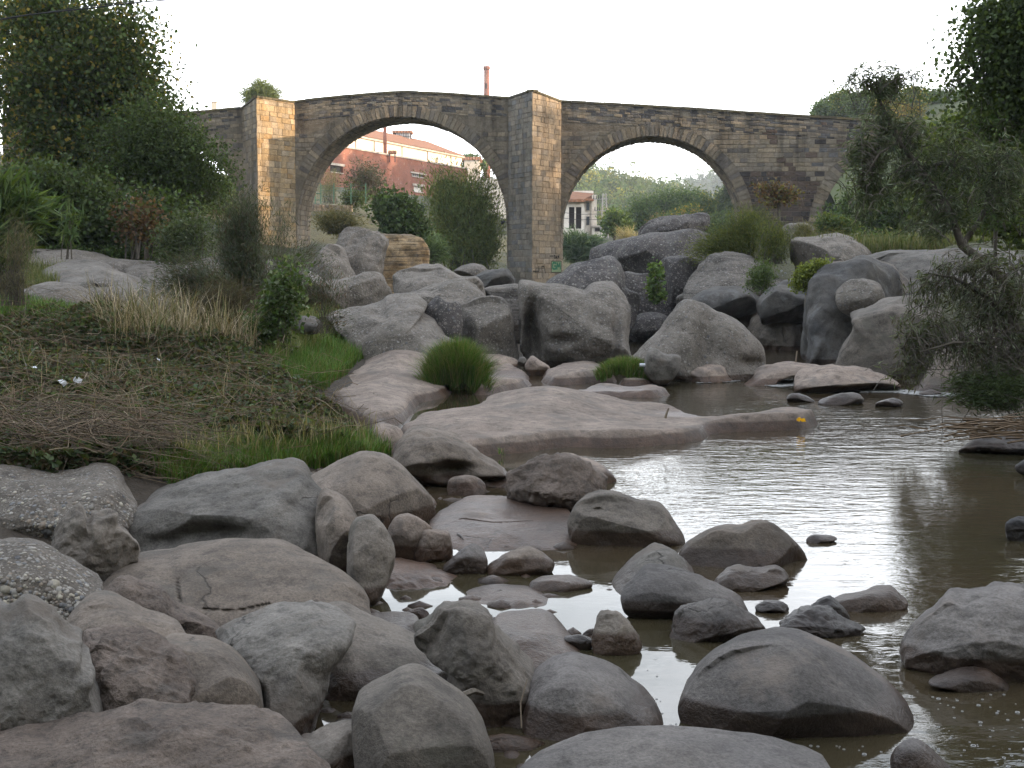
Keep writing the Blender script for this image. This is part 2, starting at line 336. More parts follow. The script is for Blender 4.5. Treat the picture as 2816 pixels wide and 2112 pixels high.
# ------------------------------------------------------------------ rocks
def smooth_closed(p, m):
    """Catmull-Rom through closed outline, resampled evenly to m points"""
    n = len(p); out = []
    for i in range(n):
        a, b, c, d = p[i-1], p[i], p[(i+1) % n], p[(i+2) % n]
        for t in np.linspace(0, 1, 10, endpoint=False):
            out.append(.5*((2*b)+(-a+c)*t+(2*a-5*b+4*c-d)*t*t+(-a+3*b-3*c+d)*t**3))
    q = np.array(out); q = np.vstack([q, q[:1]]); s = np.append(0, np.cumsum(np.linalg.norm(np.diff(q, axis=0), axis=1)))
    u = np.linspace(0, s[-1], m, endpoint=False)
    return np.stack([np.interp(u, s, q[:, 0]), np.interp(u, s, q[:, 1])], 1)
ROCKS = {}
def boulder(label, tile, pts, m='sand', D=None, zb=0.0, T=None, lean=.35, pole=(0, -.05), e=.8, amp=.035, sink=.3, seed=None, name='boulder', fr=None, group=None, crag=.0, cat='boulder', facets=3, dents=(), cracks=()):
    p = T2(tile, pts); seed = seed if seed is not None else int(abs(p.sum())*7) % 9973
    yb = p[:, 1].max(); wpx = np.ptp(p[:, 0]); hpx = np.ptp(p[:, 1])
    if D is None:
        r = ray(1408, yb); D0 = (zb-CH)/r[2]; wm = wpx/FP*D0
        T = T or wm*.36
        D = D0+T*.72
    else:
        T = T or max(wpx, hpx*1.1)/FP*D*.38
    per = np.linalg.norm(np.diff(np.vstack([p, p[:1]]), axis=0), axis=1).sum()*.3636
    M = int(np.clip(per/2.2, 40, 320)); q = smooth_closed(p, M)
    # orientation: counter clockwise in (x, up)
    area = np.sum(q[:, 0]*np.roll(q[:, 1], -1)-np.roll(q[:, 0], -1)*q[:, 1])
    if area > 0: q = q[::-1]
    rx = (q[:, 0]-1408)/FP; ry = -(q[:, 1]-1056)/FP; dy = ct+ry*st; X = rx/dy; Zr = (-st+ry*ct)/dy
    z0 = CH+Zr*D; zmin = z0.min(); zmax = z0.max()
    Dk = D+lean*T*((z0-zmin)/(zmax-zmin+1e-6)-.35)
    V = np.stack([X*Dk, Dk, CH+Zr*Dk], 1)
    C = V.mean(0); zc = C[2]; low = V[:, 2] < zc
    V[low, 2] = zc+(V[low, 2]-zc)*(1+sink)
    H = zmax-zmin; W = np.ptp(V[:, 0])
    nrm = np.array([-C[0], -C[1], 0.]); nrm /= np.linalg.norm(nrm)
    po = np.array([pole[0]*W, 0, pole[1]*H])
    nf = max(10, int(M/(4.2 if T < W*.7 else 3))); nb = 6
    ph = np.concatenate([np.linspace(math.pi/2, 0, nf, endpoint=False), np.linspace(0, -math.pi/2, nb+1)])
    verts = []
    for a in ph[1:-1]:
        c = abs(math.cos(a))**e; s = math.copysign(abs(math.sin(a))**(e*.95), a)
        verts.append(C+c*(V-C)+(1-c)*po*(1 if a > 0 else 0)+nrm*T*s)
    verts = np.vstack([C+po+nrm*T]+verts+[C-nrm*T]); R = len(ph)-2
    k = np.arange(M); k2 = (k+1) % M; fs = []
    fs.append(np.stack([np.zeros(M, int), 1+k, 1+k2, 1+k2], 1))
    for r in range(R-1):
        a = 1+r*M; fs.append(np.stack([a+k, a+M+k, a+M+k2, a+k2], 1))
    a = 1+(R-1)*M; fs.append(np.stack([a+k, np.full(M, len(verts)-1), a+k2, a+k2], 1))
    # displacement along approximate outward direction
    n0 = verts-(C-nrm*T*.2); n0[:, 0] /= W*.5; n0[:, 2] /= H*.5; n0[:, 1] /= T; n0 /= np.linalg.norm(n0, axis=1)[:, None]+1e-9
    S = (W+H+2*T)/4; f0 = fr or 1.5/S
    rs = np.random.default_rng(seed)
    for _ in range(facets):        # soft natural faces that look toward the viewer or the sky
        g = rs.normal(size=3); g[1] = -abs(g[1])-.5; g[2] = g[2]*.8+.35; g /= np.linalg.norm(g)
        q_ = (verts-C)/np.array([W*.5, T, H*.5]); pr = q_@g; lim = rs.uniform(.66, .86); ex = np.clip(pr-lim, 0, None)
        verts = verts-(ex*.8)[:, None]*g*np.array([W*.5, T, H*.5])*np.where(np.abs(q_[:, 1:2]) > .12, 1, .3)
    if len(dents) or len(cracks):
        dz_ = verts[:, 2]-CH; dep_ = verts[:, 1]*ct-dz_*st; ppx = 1408+FP*verts[:, 0]/dep_; ppy = 1056-FP*(verts[:, 1]*st+dz_*ct)/dep_; frn = np.clip((C[1]-verts[:, 1])/(T*.35), 0, 1)
        for dx_, dy_, rx_, ry_, dd_ in dents:
            c_ = T2(tile, f'{dx_} {dy_}')[0]; k_ = TILE[tile][2]; a_ = np.exp(-((ppx-c_[0])/(rx_*k_))**2-((ppy-c_[1])/(ry_*k_))**2)*frn*dd_
            verts[:, 1] += a_
        for line, wd_, dd_ in cracks:
            cp = T2(tile, line); dist_ = np.full(len(verts), 1e9)
            for i_ in range(len(cp)-1):
                v_ = cp[i_+1]-cp[i_]; t_ = np.clip(((ppx-cp[i_, 0])*v_[0]+(ppy-cp[i_, 1])*v_[1])/(v_@v_+1e-9), 0, 1); dist_ = np.minimum(dist_, np.hypot(ppx-cp[i_, 0]-t_*v_[0], ppy-cp[i_, 1]-t_*v_[1]))
            verts[:, 1] += np.exp(-(dist_/(wd_*TILE[tile][2]))**2)*frn*dd_
    d = fbm(verts*f0+seed*.37, 3, seed)*amp*S*1.6
    d += (1-np.abs(fbm(verts*f0*1.9+seed, 4, seed+5, .55)))*crag*S*.12
    d += fbm(verts*f0*7, 3, seed+9, .6)*amp*S*.16*(1+crag)
    verts = verts+n0*d[:, None]
    F = np.vstack(fs); tri = F[:, 2] == F[:, 3]
    me = mesh(name, verts, np.vstack([F[~tri][:, [0, 1, 2]], F[~tri][:, [0, 2, 3]], F[tri][:, :3]]), RM[m], smooth=True)
    me.data.validate(); me['label'] = label; me['category'] = cat
    if group: me['group'] = group
    ROCKS[label] = me
    return me
def seg_dist(px, py, poly):
    d = np.full(px.shape, 1e9); inside = np.zeros(px.shape, bool); n = len(poly)
    for i in range(n):
        x1, y1 = poly[i]; x2, y2 = poly[(i+1) % n]; dx, dy = x2-x1, y2-y1; L = dx*dx+dy*dy+1e-12
        t = np.clip(((px-x1)*dx+(py-y1)*dy)/L, 0, 1); d = np.minimum(d, np.hypot(px-x1-t*dx, py-y1-t*dy))
        c = ((y1 > py) != (y2 > py)); xi = (x2-x1)*(py-y1)/((y2-y1) if abs(y2-y1) > 1e-12 else 1e-12)+x1
        inside ^= (c & (px < xi))
    return np.where(inside, d, -d)
def slab(label, tile, pts, m='pink', zs=0.0, h=.35, edge=.14, ew=.12, soft=1.0, res=.05, bumps=(), amp=.05, name='rock_slab', seed=3, cat='rock slab'):
    p = T2(tile, pts); q = smooth_closed(p, 120)
    def back(a, b):      # far rim points are seen at the height of the rim, near ones at the foot
        k = np.abs(q[:, 0]-a) < np.ptp(q[:, 0])*.03+4; return b < .5*(q[k, 1].min()+q[k, 1].max())
    poly = np.array([tuple(G(a, b, zs+(edge*.55 if back(a, b) else 0)))[:2] for a, b in q])
    x0, y0 = poly.min(0)-.5; x1, y1 = poly.max(0)+.5
    ax = np.arange(x0, x1+res, res); ay = np.arange(y0, y1+res, res*1.6)
    X, Y = np.meshgrid(ax, ay); x = X.ravel(); y = Y.ravel()
    wob = fbm(np.stack([x*2, y*2, 0*x], 1), 3, seed)*.06
    d = seg_dist(x, y, poly)+wob
    up = np.clip(d/ew, 0, 1); up = up*up*(3-2*up)
    z = zs-.01+edge*up+(h-edge)*(1-np.exp(-np.clip(d, 0, None)/soft))
    z += np.where(d < 0, np.clip(d*2.5, -.7, 0), 0)
    for bx, by, r, bh in bumps:
        c = G(*T2(tile, f'{bx} {by}')[0], zs+.1); z += bh*np.exp(-(((x-c.x)/r)**2+((y-c.y)/(r*1.5))**2))*up
    nn = fbm(np.stack([x*.7, y*.45, 0*x], 1), 3, seed+3)*amp*1.5+fbm(np.stack([x*5, y*4, 0*x], 1), 2, seed+8)*amp*.10
    z += nn*up
    nx, ny = len(ax), len(ay); idx = np.arange(nx*ny).reshape(ny, nx)
    F = np.stack([idx[:-1, :-1], idx[:-1, 1:], idx[1:, 1:], idx[1:, :-1]], -1).reshape(-1, 4)
    F = F[(d[F] > -.35).any(axis=1)]
    u, inv = np.unique(F, return_inverse=True)
    o = mesh(name, np.stack([x, y, z], 1)[u], inv.reshape(F.shape), RM[m], smooth=True)
    o['label'] = label; o['category'] = cat; ROCKS[label] = o
    return o
# ---- foreground pile on the left
boulder('pebbly conglomerate boulder at the left edge under the dry branches', 'A', '-120,5 0,2 120,2 300,20 560,20 650,60 700,130 750,190 740,270 600,420 300,500 100,480 -120,470', 'congl', D=8.6, T=.8, crag=.12)
boulder('pale pebbly boulder at the left edge below the dark conglomerate one', 'A', '-120,450 0,440 100,445 250,470 380,540 500,620 545,650 500,740 380,850 200,900 -120,900', 'congl', D=6.2, T=.5, crag=.08)
boulder('grey brown rock end sticking out from the left edge beside the brambles', 'd', '-50,905 0,920 60,940 100,965 98,985 60,1000 -50,1010', 'mud', D=10.2)
boulder('notched grey rock with jagged top between the pebbly boulders and the long pale one', 'A', '300,480 310,360 390,240 450,225 480,300 540,255 630,265 650,330 740,430 745,490 640,580 540,640 420,620 350,540', 'mud', D=7.0, T=.22, crag=.6, lean=.2)
boulder('long pale grey boulder with a hollowed front lying behind the cracked boulder', 'A', '650,290 800,200 1000,120 1300,50 1560,12 1640,15 1700,100 1765,190 1785,300 1775,540 1500,600 1000,600 740,540 720,430 650,340', 'grey', D=8.3, T=.62, lean=1.1, pole=(0.08, .16), crag=.2, dents=((1150,400,240,70,.14),(900,440,120,50,.08)))
boulder('low grey rock peeping over the back of the long pale boulder', 'A', '740,230 860,140 1000,90 1140,42 1230,45 1290,80 1100,200 800,260', 'grey', D=8.9, T=.3)
boulder('beige rock between the brambles and the pebbly boulder', 'A', '640,60 760,75 860,105 930,130 880,180 760,230 690,160', 'sand', D=9.2, T=.35)
boulder('tall rounded brown boulder leaning on the right end of the long pale one', 'A', '1740,160 1850,150 1940,230 2000,330 2037,450 2042,560 1960,620 1850,640 1765,540', 'sand', D=7.9, T=.33, pole=(0, .12))
boulder('narrow dark rounded boulder squeezed behind the cracked boulder', 'A', '1960,300 2050,285 2130,380 2167,460 2155,560 2110,660 2020,722 1930,660 1920,420', 'mud', D=7.4, T=.28, pole=(0, .1))
boulder('wide flat topped boulder split by a dark vertical crack', 'A', '480,780 560,620 680,520 900,498 1010,465 1250,440 1530,435 1640,470 1800,540 1950,640 2015,730 2032,850 1950,950 1600,960 1250,1000 1000,1000 520,900', 'sand', D=6.7, T=.5, lean=1.5, e=.72, pole=(0, -.25), amp=.02, cracks=(('1005,480 975,570 970,660 985,740',5,.05),('1120,790 1300,800 1480,760',5,.03)))
boulder('broken ridge shaped rock resting against the cracked boulder', 'A', '560,740 640,660 700,622 800,650 900,690 955,765 1100,830 1245,910 1180,990 1000,1010 700,860', 'rough', D=5.95, T=.2, crag=.5, lean=.8)
boulder('long low brown rock in front of the broken ridge shaped rock', 'A', '375,870 500,735 620,735 800,800 960,850 1020,900 1032,980 800,1030 430,1030 405,940', 'sand', D=5.5, T=.28, lean=.6, pole=(0, .2))
boulder('tall slate coloured boulder cut by the left edge of the photo', 'A', '-160,780 60,790 150,742 250,790 330,880 430,960 440,1030 515,1070 505,1160 550,1300 567,1400 500,1460 300,1530 100,1570 -160,1600', 'grey', D=4.55, T=.33, lean=.7, crag=.35)
boulder('small rounded stone poking in at the left edge by the bottom slab', 'A', '-60,1370 -10,1380 14,1440 8,1500 -30,1540 -80,1500', 'pink', D=4.3, T=.1)
boulder('rough pinkish boulder with a torn right edge beside the tall slate one', 'A', '450,975 600,945 790,938 900,1000 1020,1080 1055,1180 1030,1300 1005,1430 800,1480 570,1480 535,1290 500,1150 510,1050', 'rough', D=4.75, T=.3, lean=.5, crag=.7)
boulder('smooth pink brown boulder rounded like a loaf right of the rough one', 'A', '880,985 1050,975 1200,1000 1330,1080 1420,1200 1450,1300 1435,1460 1200,1500 1000,1470 960,1200', 'sand', D=5.0, T=.36, amp=.02)
boulder('angular pale topped boulder with a dark undercut front and chipped corner', 'A', '1160,990 1280,905 1450,850 1600,815 1760,812 1900,858 1908,915 1850,1000 1790,1090 1770,1200 1700,1340 1620,1440 1440,1460 1440,1280 1390,1130 1290,1050', 'grey', D=5.4, T=.36, pole=(-.02, .26), lean=.9, crag=.3, e=.72)
boulder('broad brown boulder sloping to the right behind the loaf shaped front boulder', 'B', '20,860 150,792 260,830 400,880 520,930 640,1010 730,1040 792,1110 792,1160 730,1210 500,1330 230,1520 50,1440 -80,1330 -20,1050', 'mud', D=5.9, T=.45, lean=.8)
boulder('smooth greenish grey egg shaped boulder at the bottom centre left', 'B', '228,1360 260,1270 400,1190 500,1140 600,1148 720,1215 860,1310 960,1430 1000,1560 1012,1720 800,1830 400,1830 280,1720 240,1500', 'mud', D=4.65, T=.36, amp=.015, pole=(0, .05))
boulder('ridged brown boulder leaning diagonally between the two front boulders', 'B', '578,920 640,870 720,790 800,748 880,760 960,790 997,850 1005,900 1080,990 1150,1080 1205,1180 1180,1300 1165,1560 1100,1650 980,1640 880,1400 780,1230 790,1110 700,1040 610,990', 'mud', D=5.45, T=.30, pole=(.03, .1), crag=.38, lean=.6)
boulder('large two toned front boulder standing at the edge of the pool', 'B', '1163,1400 1175,1280 1210,1180 1290,1110 1400,1080 1490,1082 1650,1130 1780,1220 1900,1320 1938,1400 1942,1450 1900,1510 1700,1560 1500,1600 1250,1680 1185,1620 1160,1500', 'dark', D=5.35, T=.38, pole=(0, .08), amp=.02)
boulder('whaleback boulder along the bottom edge of the photo', 'B', '1120,1700 1350,1580 1600,1520 1900,1503 2211,1530 2500,1560 2750,1620 2870,1690 2700,1900 1120,1900', 'dark', D=4.35, T=.35, amp=.02, lean=.6)
boulder('pale boulder with a dimple behind the two toned front boulder', 'B', '980,890 1100,845 1230,838 1330,870 1420,950 1490,1040 1515,1110 1450,1200 1200,1240 1060,1080', 'sand', D=6.2, T=.45, lean=1.4, pole=(0, -.2))
boulder('low rounded boulder behind the dimpled pale one', 'B', '810,755 960,700 1150,695 1290,738 1370,790 1388,860 1370,900 1000,930 900,860', 'sand', D=7.1, T=.4, lean=1.4, pole=(0, -.2))
boulder('flat pink rock with a wet right end beside the pool', 'B', '1050,695 1200,678 1330,668 1430,658 1540,668 1590,700 1602,760 1582,800 1582,845 1500,885 1385,890 1200,850', 'pink', D=7.55, T=.4, lean=1.2, e=.6)
boulder('thin flat stone lying in the pool behind the pink rock', 'B', '1198,655 1240,620 1400,610 1480,625 1545,655 1400,688 1210,684', 'sand')
boulder('pink slab like rock with crumbling edge left of the pool', 'B', '315,740 420,560 520,548 700,590 830,640 862,712 750,765 640,800 440,850 330,860', 'pink', D=7.7, T=.4, lean=1.3, e=.6, crag=.4)
boulder('small dark stone at the foot of the crumbling pink rock', 'B', '530,800 570,785 620,785 650,815 600,850 540,845', 'rough')
boulder('low grey stones wedged behind the broad brown boulder', 'B', '290,850 450,850 570,848 607,880 580,960 400,960 280,900', 'grey', D=6.5, T=.25)
boulder('cone shaped pink stone with a wet foot behind the small broken rocks', 'B', '408,400 440,310 490,260 560,262 640,320 672,370 640,450 590,510 480,525 440,470', 'pink')
boulder('small dark pebble of a rock wedged left of the flat ridged slab', 'B', '636,310 660,292 688,305 686,345 655,352 640,335', 'grey', D=10.3, T=.08)
boulder('broken pale stone in front of the cone shaped pink stone', 'B', '580,430 588,350 640,355 750,370 772,450 762,505 680,528 590,515', 'pink', crag=.7, e=.6)
boulder('black jagged stone behind its smaller twin in the shallow water', 'B', '765,510 780,430 800,378 880,400 940,440 978,490 972,535 880,565', 'dark', crag=.8, e=.6, D=8.9)
boulder('smaller black jagged stone just in front of the other', 'B', '732,562 800,500 880,446 920,455 962,520 935,578 800,592', 'dark', crag=.8, e=.6)
boulder('brown stone with a knobbly right end standing in the mirror calm pool', 'B', '955,572 1020,510 1100,465 1200,450 1285,488 1328,530 1312,572 1200,602 1050,602', 'sand', crag=.2)
boulder('flat pink slab with a raised lip left of the big grey brown boulder', 'B', '665,295 800,230 900,205 1100,212 1300,245 1440,265 1440,395 1150,402 950,412 780,392 680,352', 'pink', T=.5, lean=1.7, e=.42, pole=(0, .1), facets=0, cracks=(('840,300 1000,318 1200,310 1310,290',6,.05),))
boulder('big smooth grey brown boulder with a dark hole standing in the pool', 'B', '1418,365 1430,250 1470,180 1550,140 1650,145 1800,190 1930,220 2000,310 2062,402 1900,428 1620,442 1470,415', 'mud', pole=(0, .06), dents=((1580,240,30,14,.07),(1610,215,14,10,.04)))
boulder('rough pitted boulder with an overhanging right end', 'E', '1408,1340 1490,1290 1600,1250 1700,1235 1800,1263 1900,1330 1912,1380 1890,1425 1780,1455 1755,1555 1600,1540 1450,1495 1408,1430', 'rough', crag=.8, T=.35)
boulder('smooth pink boulder half hidden behind the rough pitted one', 'E', '1480,1310 1700,1240 1820,1255 1920,1290 1990,1360 2022,1430 1950,1450 1700,1440 1500,1400', 'pink', D=11.6, T=.5)
boulder('big wedge shaped boulder with a dark hollow under its right flank', 'E', '768,1240 800,1160 860,1100 930,1083 1030,1100 1150,1150 1260,1230 1360,1290 1412,1340 1408,1368 1260,1390 1100,1385 990,1410 900,1350 790,1270', 'sand', T=.55, lean=1.0, pole=(.02, .16), crag=.3, dents=((1090,1310,110,40,.25),(1320,1360,80,18,.12)))
boulder('small box shaped pink stone under the wedge shaped boulder', 'E', '1058,1412 1080,1355 1180,1340 1250,1370 1270,1412 1240,1434 1090,1444', 'pink', e=.6)
boulder('low pink stone just behind the flat slab with a lip', 'E', '1140,1502 1200,1455 1270,1470 1370,1455 1400,1490 1250,1506', 'pink')
boulder('huge round brown boulder above the tall and narrow boulders', 'E', '280,1370 380,1300 500,1230 600,1200 720,1218 830,1288 930,1390 972,1450 988,1540 985,1600 900,1660 720,1690 560,1640 380,1480', 'sand', D=9.9, T=.65, amp=.02)
boulder('small pink stone tucked behind the huge round boulder at the water', 'E', '940,1440 990,1470 1015,1550 990,1572 930,1540', 'pink', D=10.4, T=.15)
boulder('small grey stone lying in the grass left of the huge round boulder', 'E', '250,1335 290,1313 328,1328 320,1352 275,1360', 'grey', D=10.6, T=.1)
boulder('pale stone showing above the left shoulder of the huge round boulder', 'E', '395,1285 430,1245 480,1236 500,1260 440,1300', 'grey', D=11.2, T=.12)
boulder('pale cracked rock lying in the grass below the brambles', 's', '430,1310 505,1275 515,1232 570,1229 610,1250 650,1262 692,1290 660,1325 560,1335 470,1340', 'grey', D=10.8, T=.4, crag=.6, lean=1.2)
boulder('small stone in the dark gap at the foot of the angular boulder', 'A', '1630,1480 1680,1390 1740,1415 1795,1500 1740,1560 1650,1540', 'sand', D=5.5, T=.1)
boulder('dark stone lying at the bottom of the gap beside the egg shaped boulder', 'A', '1640,1560 1690,1500 1760,1520 1790,1600 1700,1640', 'mud', D=5.1, T=.1)
boulder('low pebble speckled rock left of the egg shaped boulder', 'B', '-80,1560 0,1520 120,1480 235,1468 300,1650 330,1800 -120,1800', 'mud', D=4.75, T=.2, crag=.4)
boulder('wide lumpy pink boulder across the bottom left corner', 'A', '-160,1640 100,1555 300,1515 480,1452 700,1420 950,1408 1150,1440 1330,1428 1500,1468 1620,1500 1700,1580 1810,1760 1700,1950 -160,1950', 'rough', D=4.0, T=.33, lean=1.0, crag=.4, e=.7)
# ---- boulders in the river
boulder('pyramid shaped boulder with a wet brown base in the bright water', 'C', '315,492 380,420 520,335 650,325 740,297 820,302 870,335 950,420 1042,517 950,545 700,555 400,534', 'sand', e=.68)
boulder('grey rear half of the pair of boulders left of the pyramid shaped one', 'C', '-70,680 0,590 150,475 205,466 280,500 405,605 300,700 0,750', 'grey', D=7.75, T=.4, pole=(0, -.1))
boulder('lobed grey boulder with a pale fold in front of its rear neighbour', 'C', '0,700 20,640 120,563 220,575 400,610 560,660 670,740 707,800 690,825 500,862 300,862 100,838 20,785', 'dark', lean=1.1, pole=(0, -.05))
boulder('mossy dark stone in front of the lobed grey boulder', 'C', '268,935 290,860 330,790 450,748 560,738 640,780 740,850 777,907 700,945 500,965 300,955', 'dark', crag=.4)
boulder('rounded stone with a dark wet belly behind the mossy one', 'C', '515,642 580,575 640,558 760,575 850,558 900,590 917,640 880,668 760,684 620,684 530,664', 'mud', crag=.3)
boulder('small black weedy stone barely above the water', 'C', '740,777 790,750 870,750 922,780 900,803 780,808', 'black', crag=.5)
boulder('flat black wet rock like a slate fin in the stream', 'C', '883,857 950,810 1050,795 1150,800 1230,860 1320,890 1322,930 1270,952 1150,918 1000,903 900,884', 'black', crag=.9, lean=1.5)
boulder('small black pointed stone on the flat black rock', 'C', '1048,772 1130,723 1180,750 1254,820 1240,842 1100,805', 'black', crag=.5)
boulder('teardrop shaped grey stone right of the black pointed stone', 'C', '1160,738 1300,690 1450,664 1510,675 1560,720 1578,760 1500,798 1300,798 1240,784', 'mud')
boulder('tiny flat stone alone in the bright ripples', 'C', '1012,402 1060,377 1165,390 1172,406 1040,423', 'dark')
boulder('large dark dome shaped boulder in the front of the river', 'C', '318,1285 360,1200 420,1120 500,1040 620,970 760,940 880,935 1040,975 1200,1050 1400,1180 1560,1300 1628,1392 1600,1428 1400,1450 1150,1490 850,1503 600,1488 450,1438 365,1385', 'dark', amp=.02, T=.42)
boulder('large dark boulder cut by the right edge of the photo', 'C', '1548,1045 1570,960 1640,870 1750,760 1800,715 1880,735 1960,710 2050,683 2150,688 2330,710 2500,820 2520,1180 2211,1200 2000,1130 1880,1145 1800,1150 1700,1100 1600,1068', 'dark', crag=.3, T=.45)
boulder('low submerged looking rock at the foot of the right hand boulder', 'C', '1685,1185 1850,1130 2000,1118 2060,1150 2145,1240 1950,1245 1800,1212', 'dark', T=.1)
boulder('small dark pointed stone at the bottom right in the foam', 'C', '1485,1585 1540,1520 1600,1508 1660,1530 1760,1620 1830,1690 1700,1730 1500,1680', 'dark')
boulder('craggy black rock at the right edge in mid stream', 'C', '2118,315 2160,290 2211,283 2320,290 2320,410 2211,414 2130,394', 'black', crag=.9)
boulder('squat knobbly stone with water on both sides in the calm pool', 'B', '1553,960 1580,830 1620,803 1700,810 1760,880 1812,960 1785,1012 1650,1034 1568,1004', 'mud', crag=.4)
boulder('tiny stone at the left foot of the squat knobbly one', 'B', '1497,922 1530,896 1562,900 1562,942 1508,944', 'dark')
boulder('wet black stone between the squat knobbly one and the dimpled boulder', 'B', '1395,940 1480,930 1548,960 1542,992 1470,1012 1410,990', 'black', crag=.3)
# ---- slabs
slab('long pink rock island reaching out into the river', 'E', '780,1090 860,1030 1000,1015 1180,1000 1260,965 1350,925 1500,905 1680,900 1800,915 1920,950 2050,965 2200,960 2350,975 2470,1010 2580,1025 2720,1015 2860,985 3000,990 3100,1020 3128,1048 3020,1078 2890,1092 2670,1097 2520,1110 2490,1132 2370,1157 2200,1172 2020,1188 1800,1180 1700,1188 1500,1208 1300,1228 1180,1240 1000,1220 850,1160', h=.24, bumps=((1640,980,.8,.14),(2850,1040,.5,.08),(1150,1070,.5,.06)), soft=1.3, res=.045)
slab('pink sloping rock bank left of the round grass tuft', 'E', '380,930 540,770 640,730 760,705 900,700 1000,715 1010,760 1060,830 1095,885 1000,918 890,945 870,1005 800,1048 700,1086 600,1080 540,1040 460,1000', h=.50, soft=1.4, bumps=((780,780,1.2,.22),), res=.06)
slab('pink ledge between the round grass tuft and the small stones', 'E', '1200,880 1240,780 1300,745 1420,730 1500,760 1545,825 1480,858 1300,890', h=.28, soft=.9, res=.05)
slab('pink ledge left of the small grass tuft', 'E', '1542,805 1620,750 1720,720 1900,720 1960,765 2010,815 1860,830 1700,838 1600,834', h=.26, soft=.9, res=.05)
slab('thin pink sheet of rock in front of the small grass tuft', 'E', '1735,885 1800,862 1940,842 2060,855 2200,850 2300,880 2290,895 2200,910 2000,905 1850,905', h=.15, edge=.08, soft=.8, res=.05)
slab('small pink ledge just behind the thin sheet of rock', 'F', '-30,985 60,968 140,966 212,990 190,1006 0,1006', h=.2, edge=.1, soft=.5, res=.04)
slab('low pink rock shelf at the lower end of the grass bank', 'E', '590,1110 700,1085 850,1100 880,1140 800,1175 640,1180', h=.2, zs=.05, soft=.6, res=.05)
boulder('small brown stone at the edge of the green backwater', 'E', '985,1008 1000,985 1060,975 1088,996 1040,1012', 'pink')
boulder('flat topped pink rock under the sail shaped boulder', 'F', '265,978 340,905 400,868 540,868 575,940 595,970 400,986', 'pink', T=.6, e=.55, lean=1.2)
boulder('low pink rock left of the upright stick', 'F', '655,994 720,950 760,910 880,868 980,873 1115,890 1100,915 960,935 860,965 840,993 740,999', 'pink', T=.6, lean=1.2)
boulder('low rounded rock right of the upright stick', 'F', '955,990 1000,920 1120,902 1250,902 1400,930 1500,970 1535,1012 1400,1030 1200,1044 1000,1026', 'pink', T=.7, lean=1.2, amp=.05)
boulder('small dark rock breaking the water below the upright stick', 'F', '903,1082 930,1045 990,1050 1062,1087 960,1093', 'dark')
boulder('dark wedge of rock in the middle of the river', 'F', '1072,1098 1140,1060 1280,1038 1332,1092 1200,1108', 'dark')
boulder('flat dark rock with ripples round it nearest the right bank', 'F', '1395,1103 1460,1073 1530,1080 1545,1102 1450,1118', 'dark')
boulder('grey rock with a pinkish top under the driftwood at the right edge', 'F', '1865,1352 1960,1290 2050,1260 2211,1252 2420,1270 2420,1375 2100,1386 1900,1374', 'dark', crag=.6, lean=1.6, T=.4)
boulder('dark rock cut by the right edge below the driftwood rock', 'F', '2165,1442 2240,1400 2330,1400 2330,1505 2190,1474', 'black')
boulder('small dark rock in the white water near the right bank', 'F', '1635,1045 1700,1024 1765,1048 1700,1056', 'dark')
boulder('small dark rock at the end of the white water beside the willow', 'F', '1845,1082 1900,1068 1940,1086 1890,1094', 'dark')
# ---- middle distance, centre
boulder('broad speckled conglomerate hump sloping down to the grass tuft', 'E', '385,455 520,410 680,402 740,362 850,342 950,380 930,450 1000,480 1060,560 1140,600 1160,660 1000,720 760,730 560,650 460,560', 'congf', D=23.6, T=1.7, lean=1.1, pole=(0, -.1), amp=.05)
boulder('speckled hump of rock behind the broad conglomerate hump', 'E', '720,370 850,320 1000,290 1080,258 1160,256 1220,300 1265,350 1230,420 1100,440 880,440', 'congf', D=27.5, T=1.4, lean=.8, amp=.05)
boulder('rounded grey conglomerate dome nearest the middle of the big arch', 'E', '752,255 770,213 870,178 1000,168 1060,190 1150,238 1220,250 1258,320 1262,380 1100,390 800,380', 'congf', D=31.5, T=1.5, lean=.7, amp=.04)
boulder('dark rounded conglomerate rock behind the tall shrub', 'E', '225,340 330,268 540,250 600,223 680,235 722,290 748,345 700,420 600,450 250,470', 'congf', D=29, T=1.4, amp=.04, pole=(0, .1))
boulder('dark pointed block of stone leaning on the conglomerate hump', 'E', '922,452 980,370 1010,350 1060,385 1110,378 1137,430 1132,590 1060,590 1000,520', 'block', D=25.0, T=.45, e=.5)
boulder('barrel shaped speckled boulder beside the pointed block', 'E', '1125,415 1180,370 1260,350 1350,355 1400,400 1427,460 1430,560 1458,650 1420,740 1250,740 1150,700 1130,590', 'congf', D=25.9, T=.95, amp=.03)
boulder('big sculpted grey boulder with a scooped top in front of the pier', 'E', '1455,285 1480,260 1600,280 1680,280 1780,312 1810,320 1860,280 1950,278 2000,320 2052,400 2052,540 2075,700 1950,740 1700,770 1560,750 1475,700 1455,560 1465,400', 'congf', D=25.8, T=1.25, e=.55, amp=.03, crag=.2, pole=(.12, -.05), lean=1.5, facets=2, dents=((1530,560,50,160,.9),(1990,560,25,130,.25),(1680,590,110,30,.25)))
boulder('layered ledge of rock between the barrel and sculpted boulders', 'E', '1268,312 1360,285 1470,288 1500,400 1480,640 1410,640 1390,400', 'layer', D=30, T=1.0, e=.5)
boulder('low flat brown rock under the bushes below the big arch', 'E', '1095,205 1180,170 1250,178 1285,215 1240,260 1120,250', 'congf', D=42, T=1.2)
boulder('low blue grey rock at the left foot of the central pier', 'E', '1180,262 1300,212 1395,208 1420,300 1300,330 1220,310', 'blue', D=39, T=1.0, crag=.4)
boulder('double humped dark boulder right behind the sculpted one', 'E', '1600,290 1700,215 1780,172 1930,138 2000,180 2030,300 2115,340 2100,460 2030,500 1900,420 1650,360', 'block', D=33, T=1.4, amp=.05)
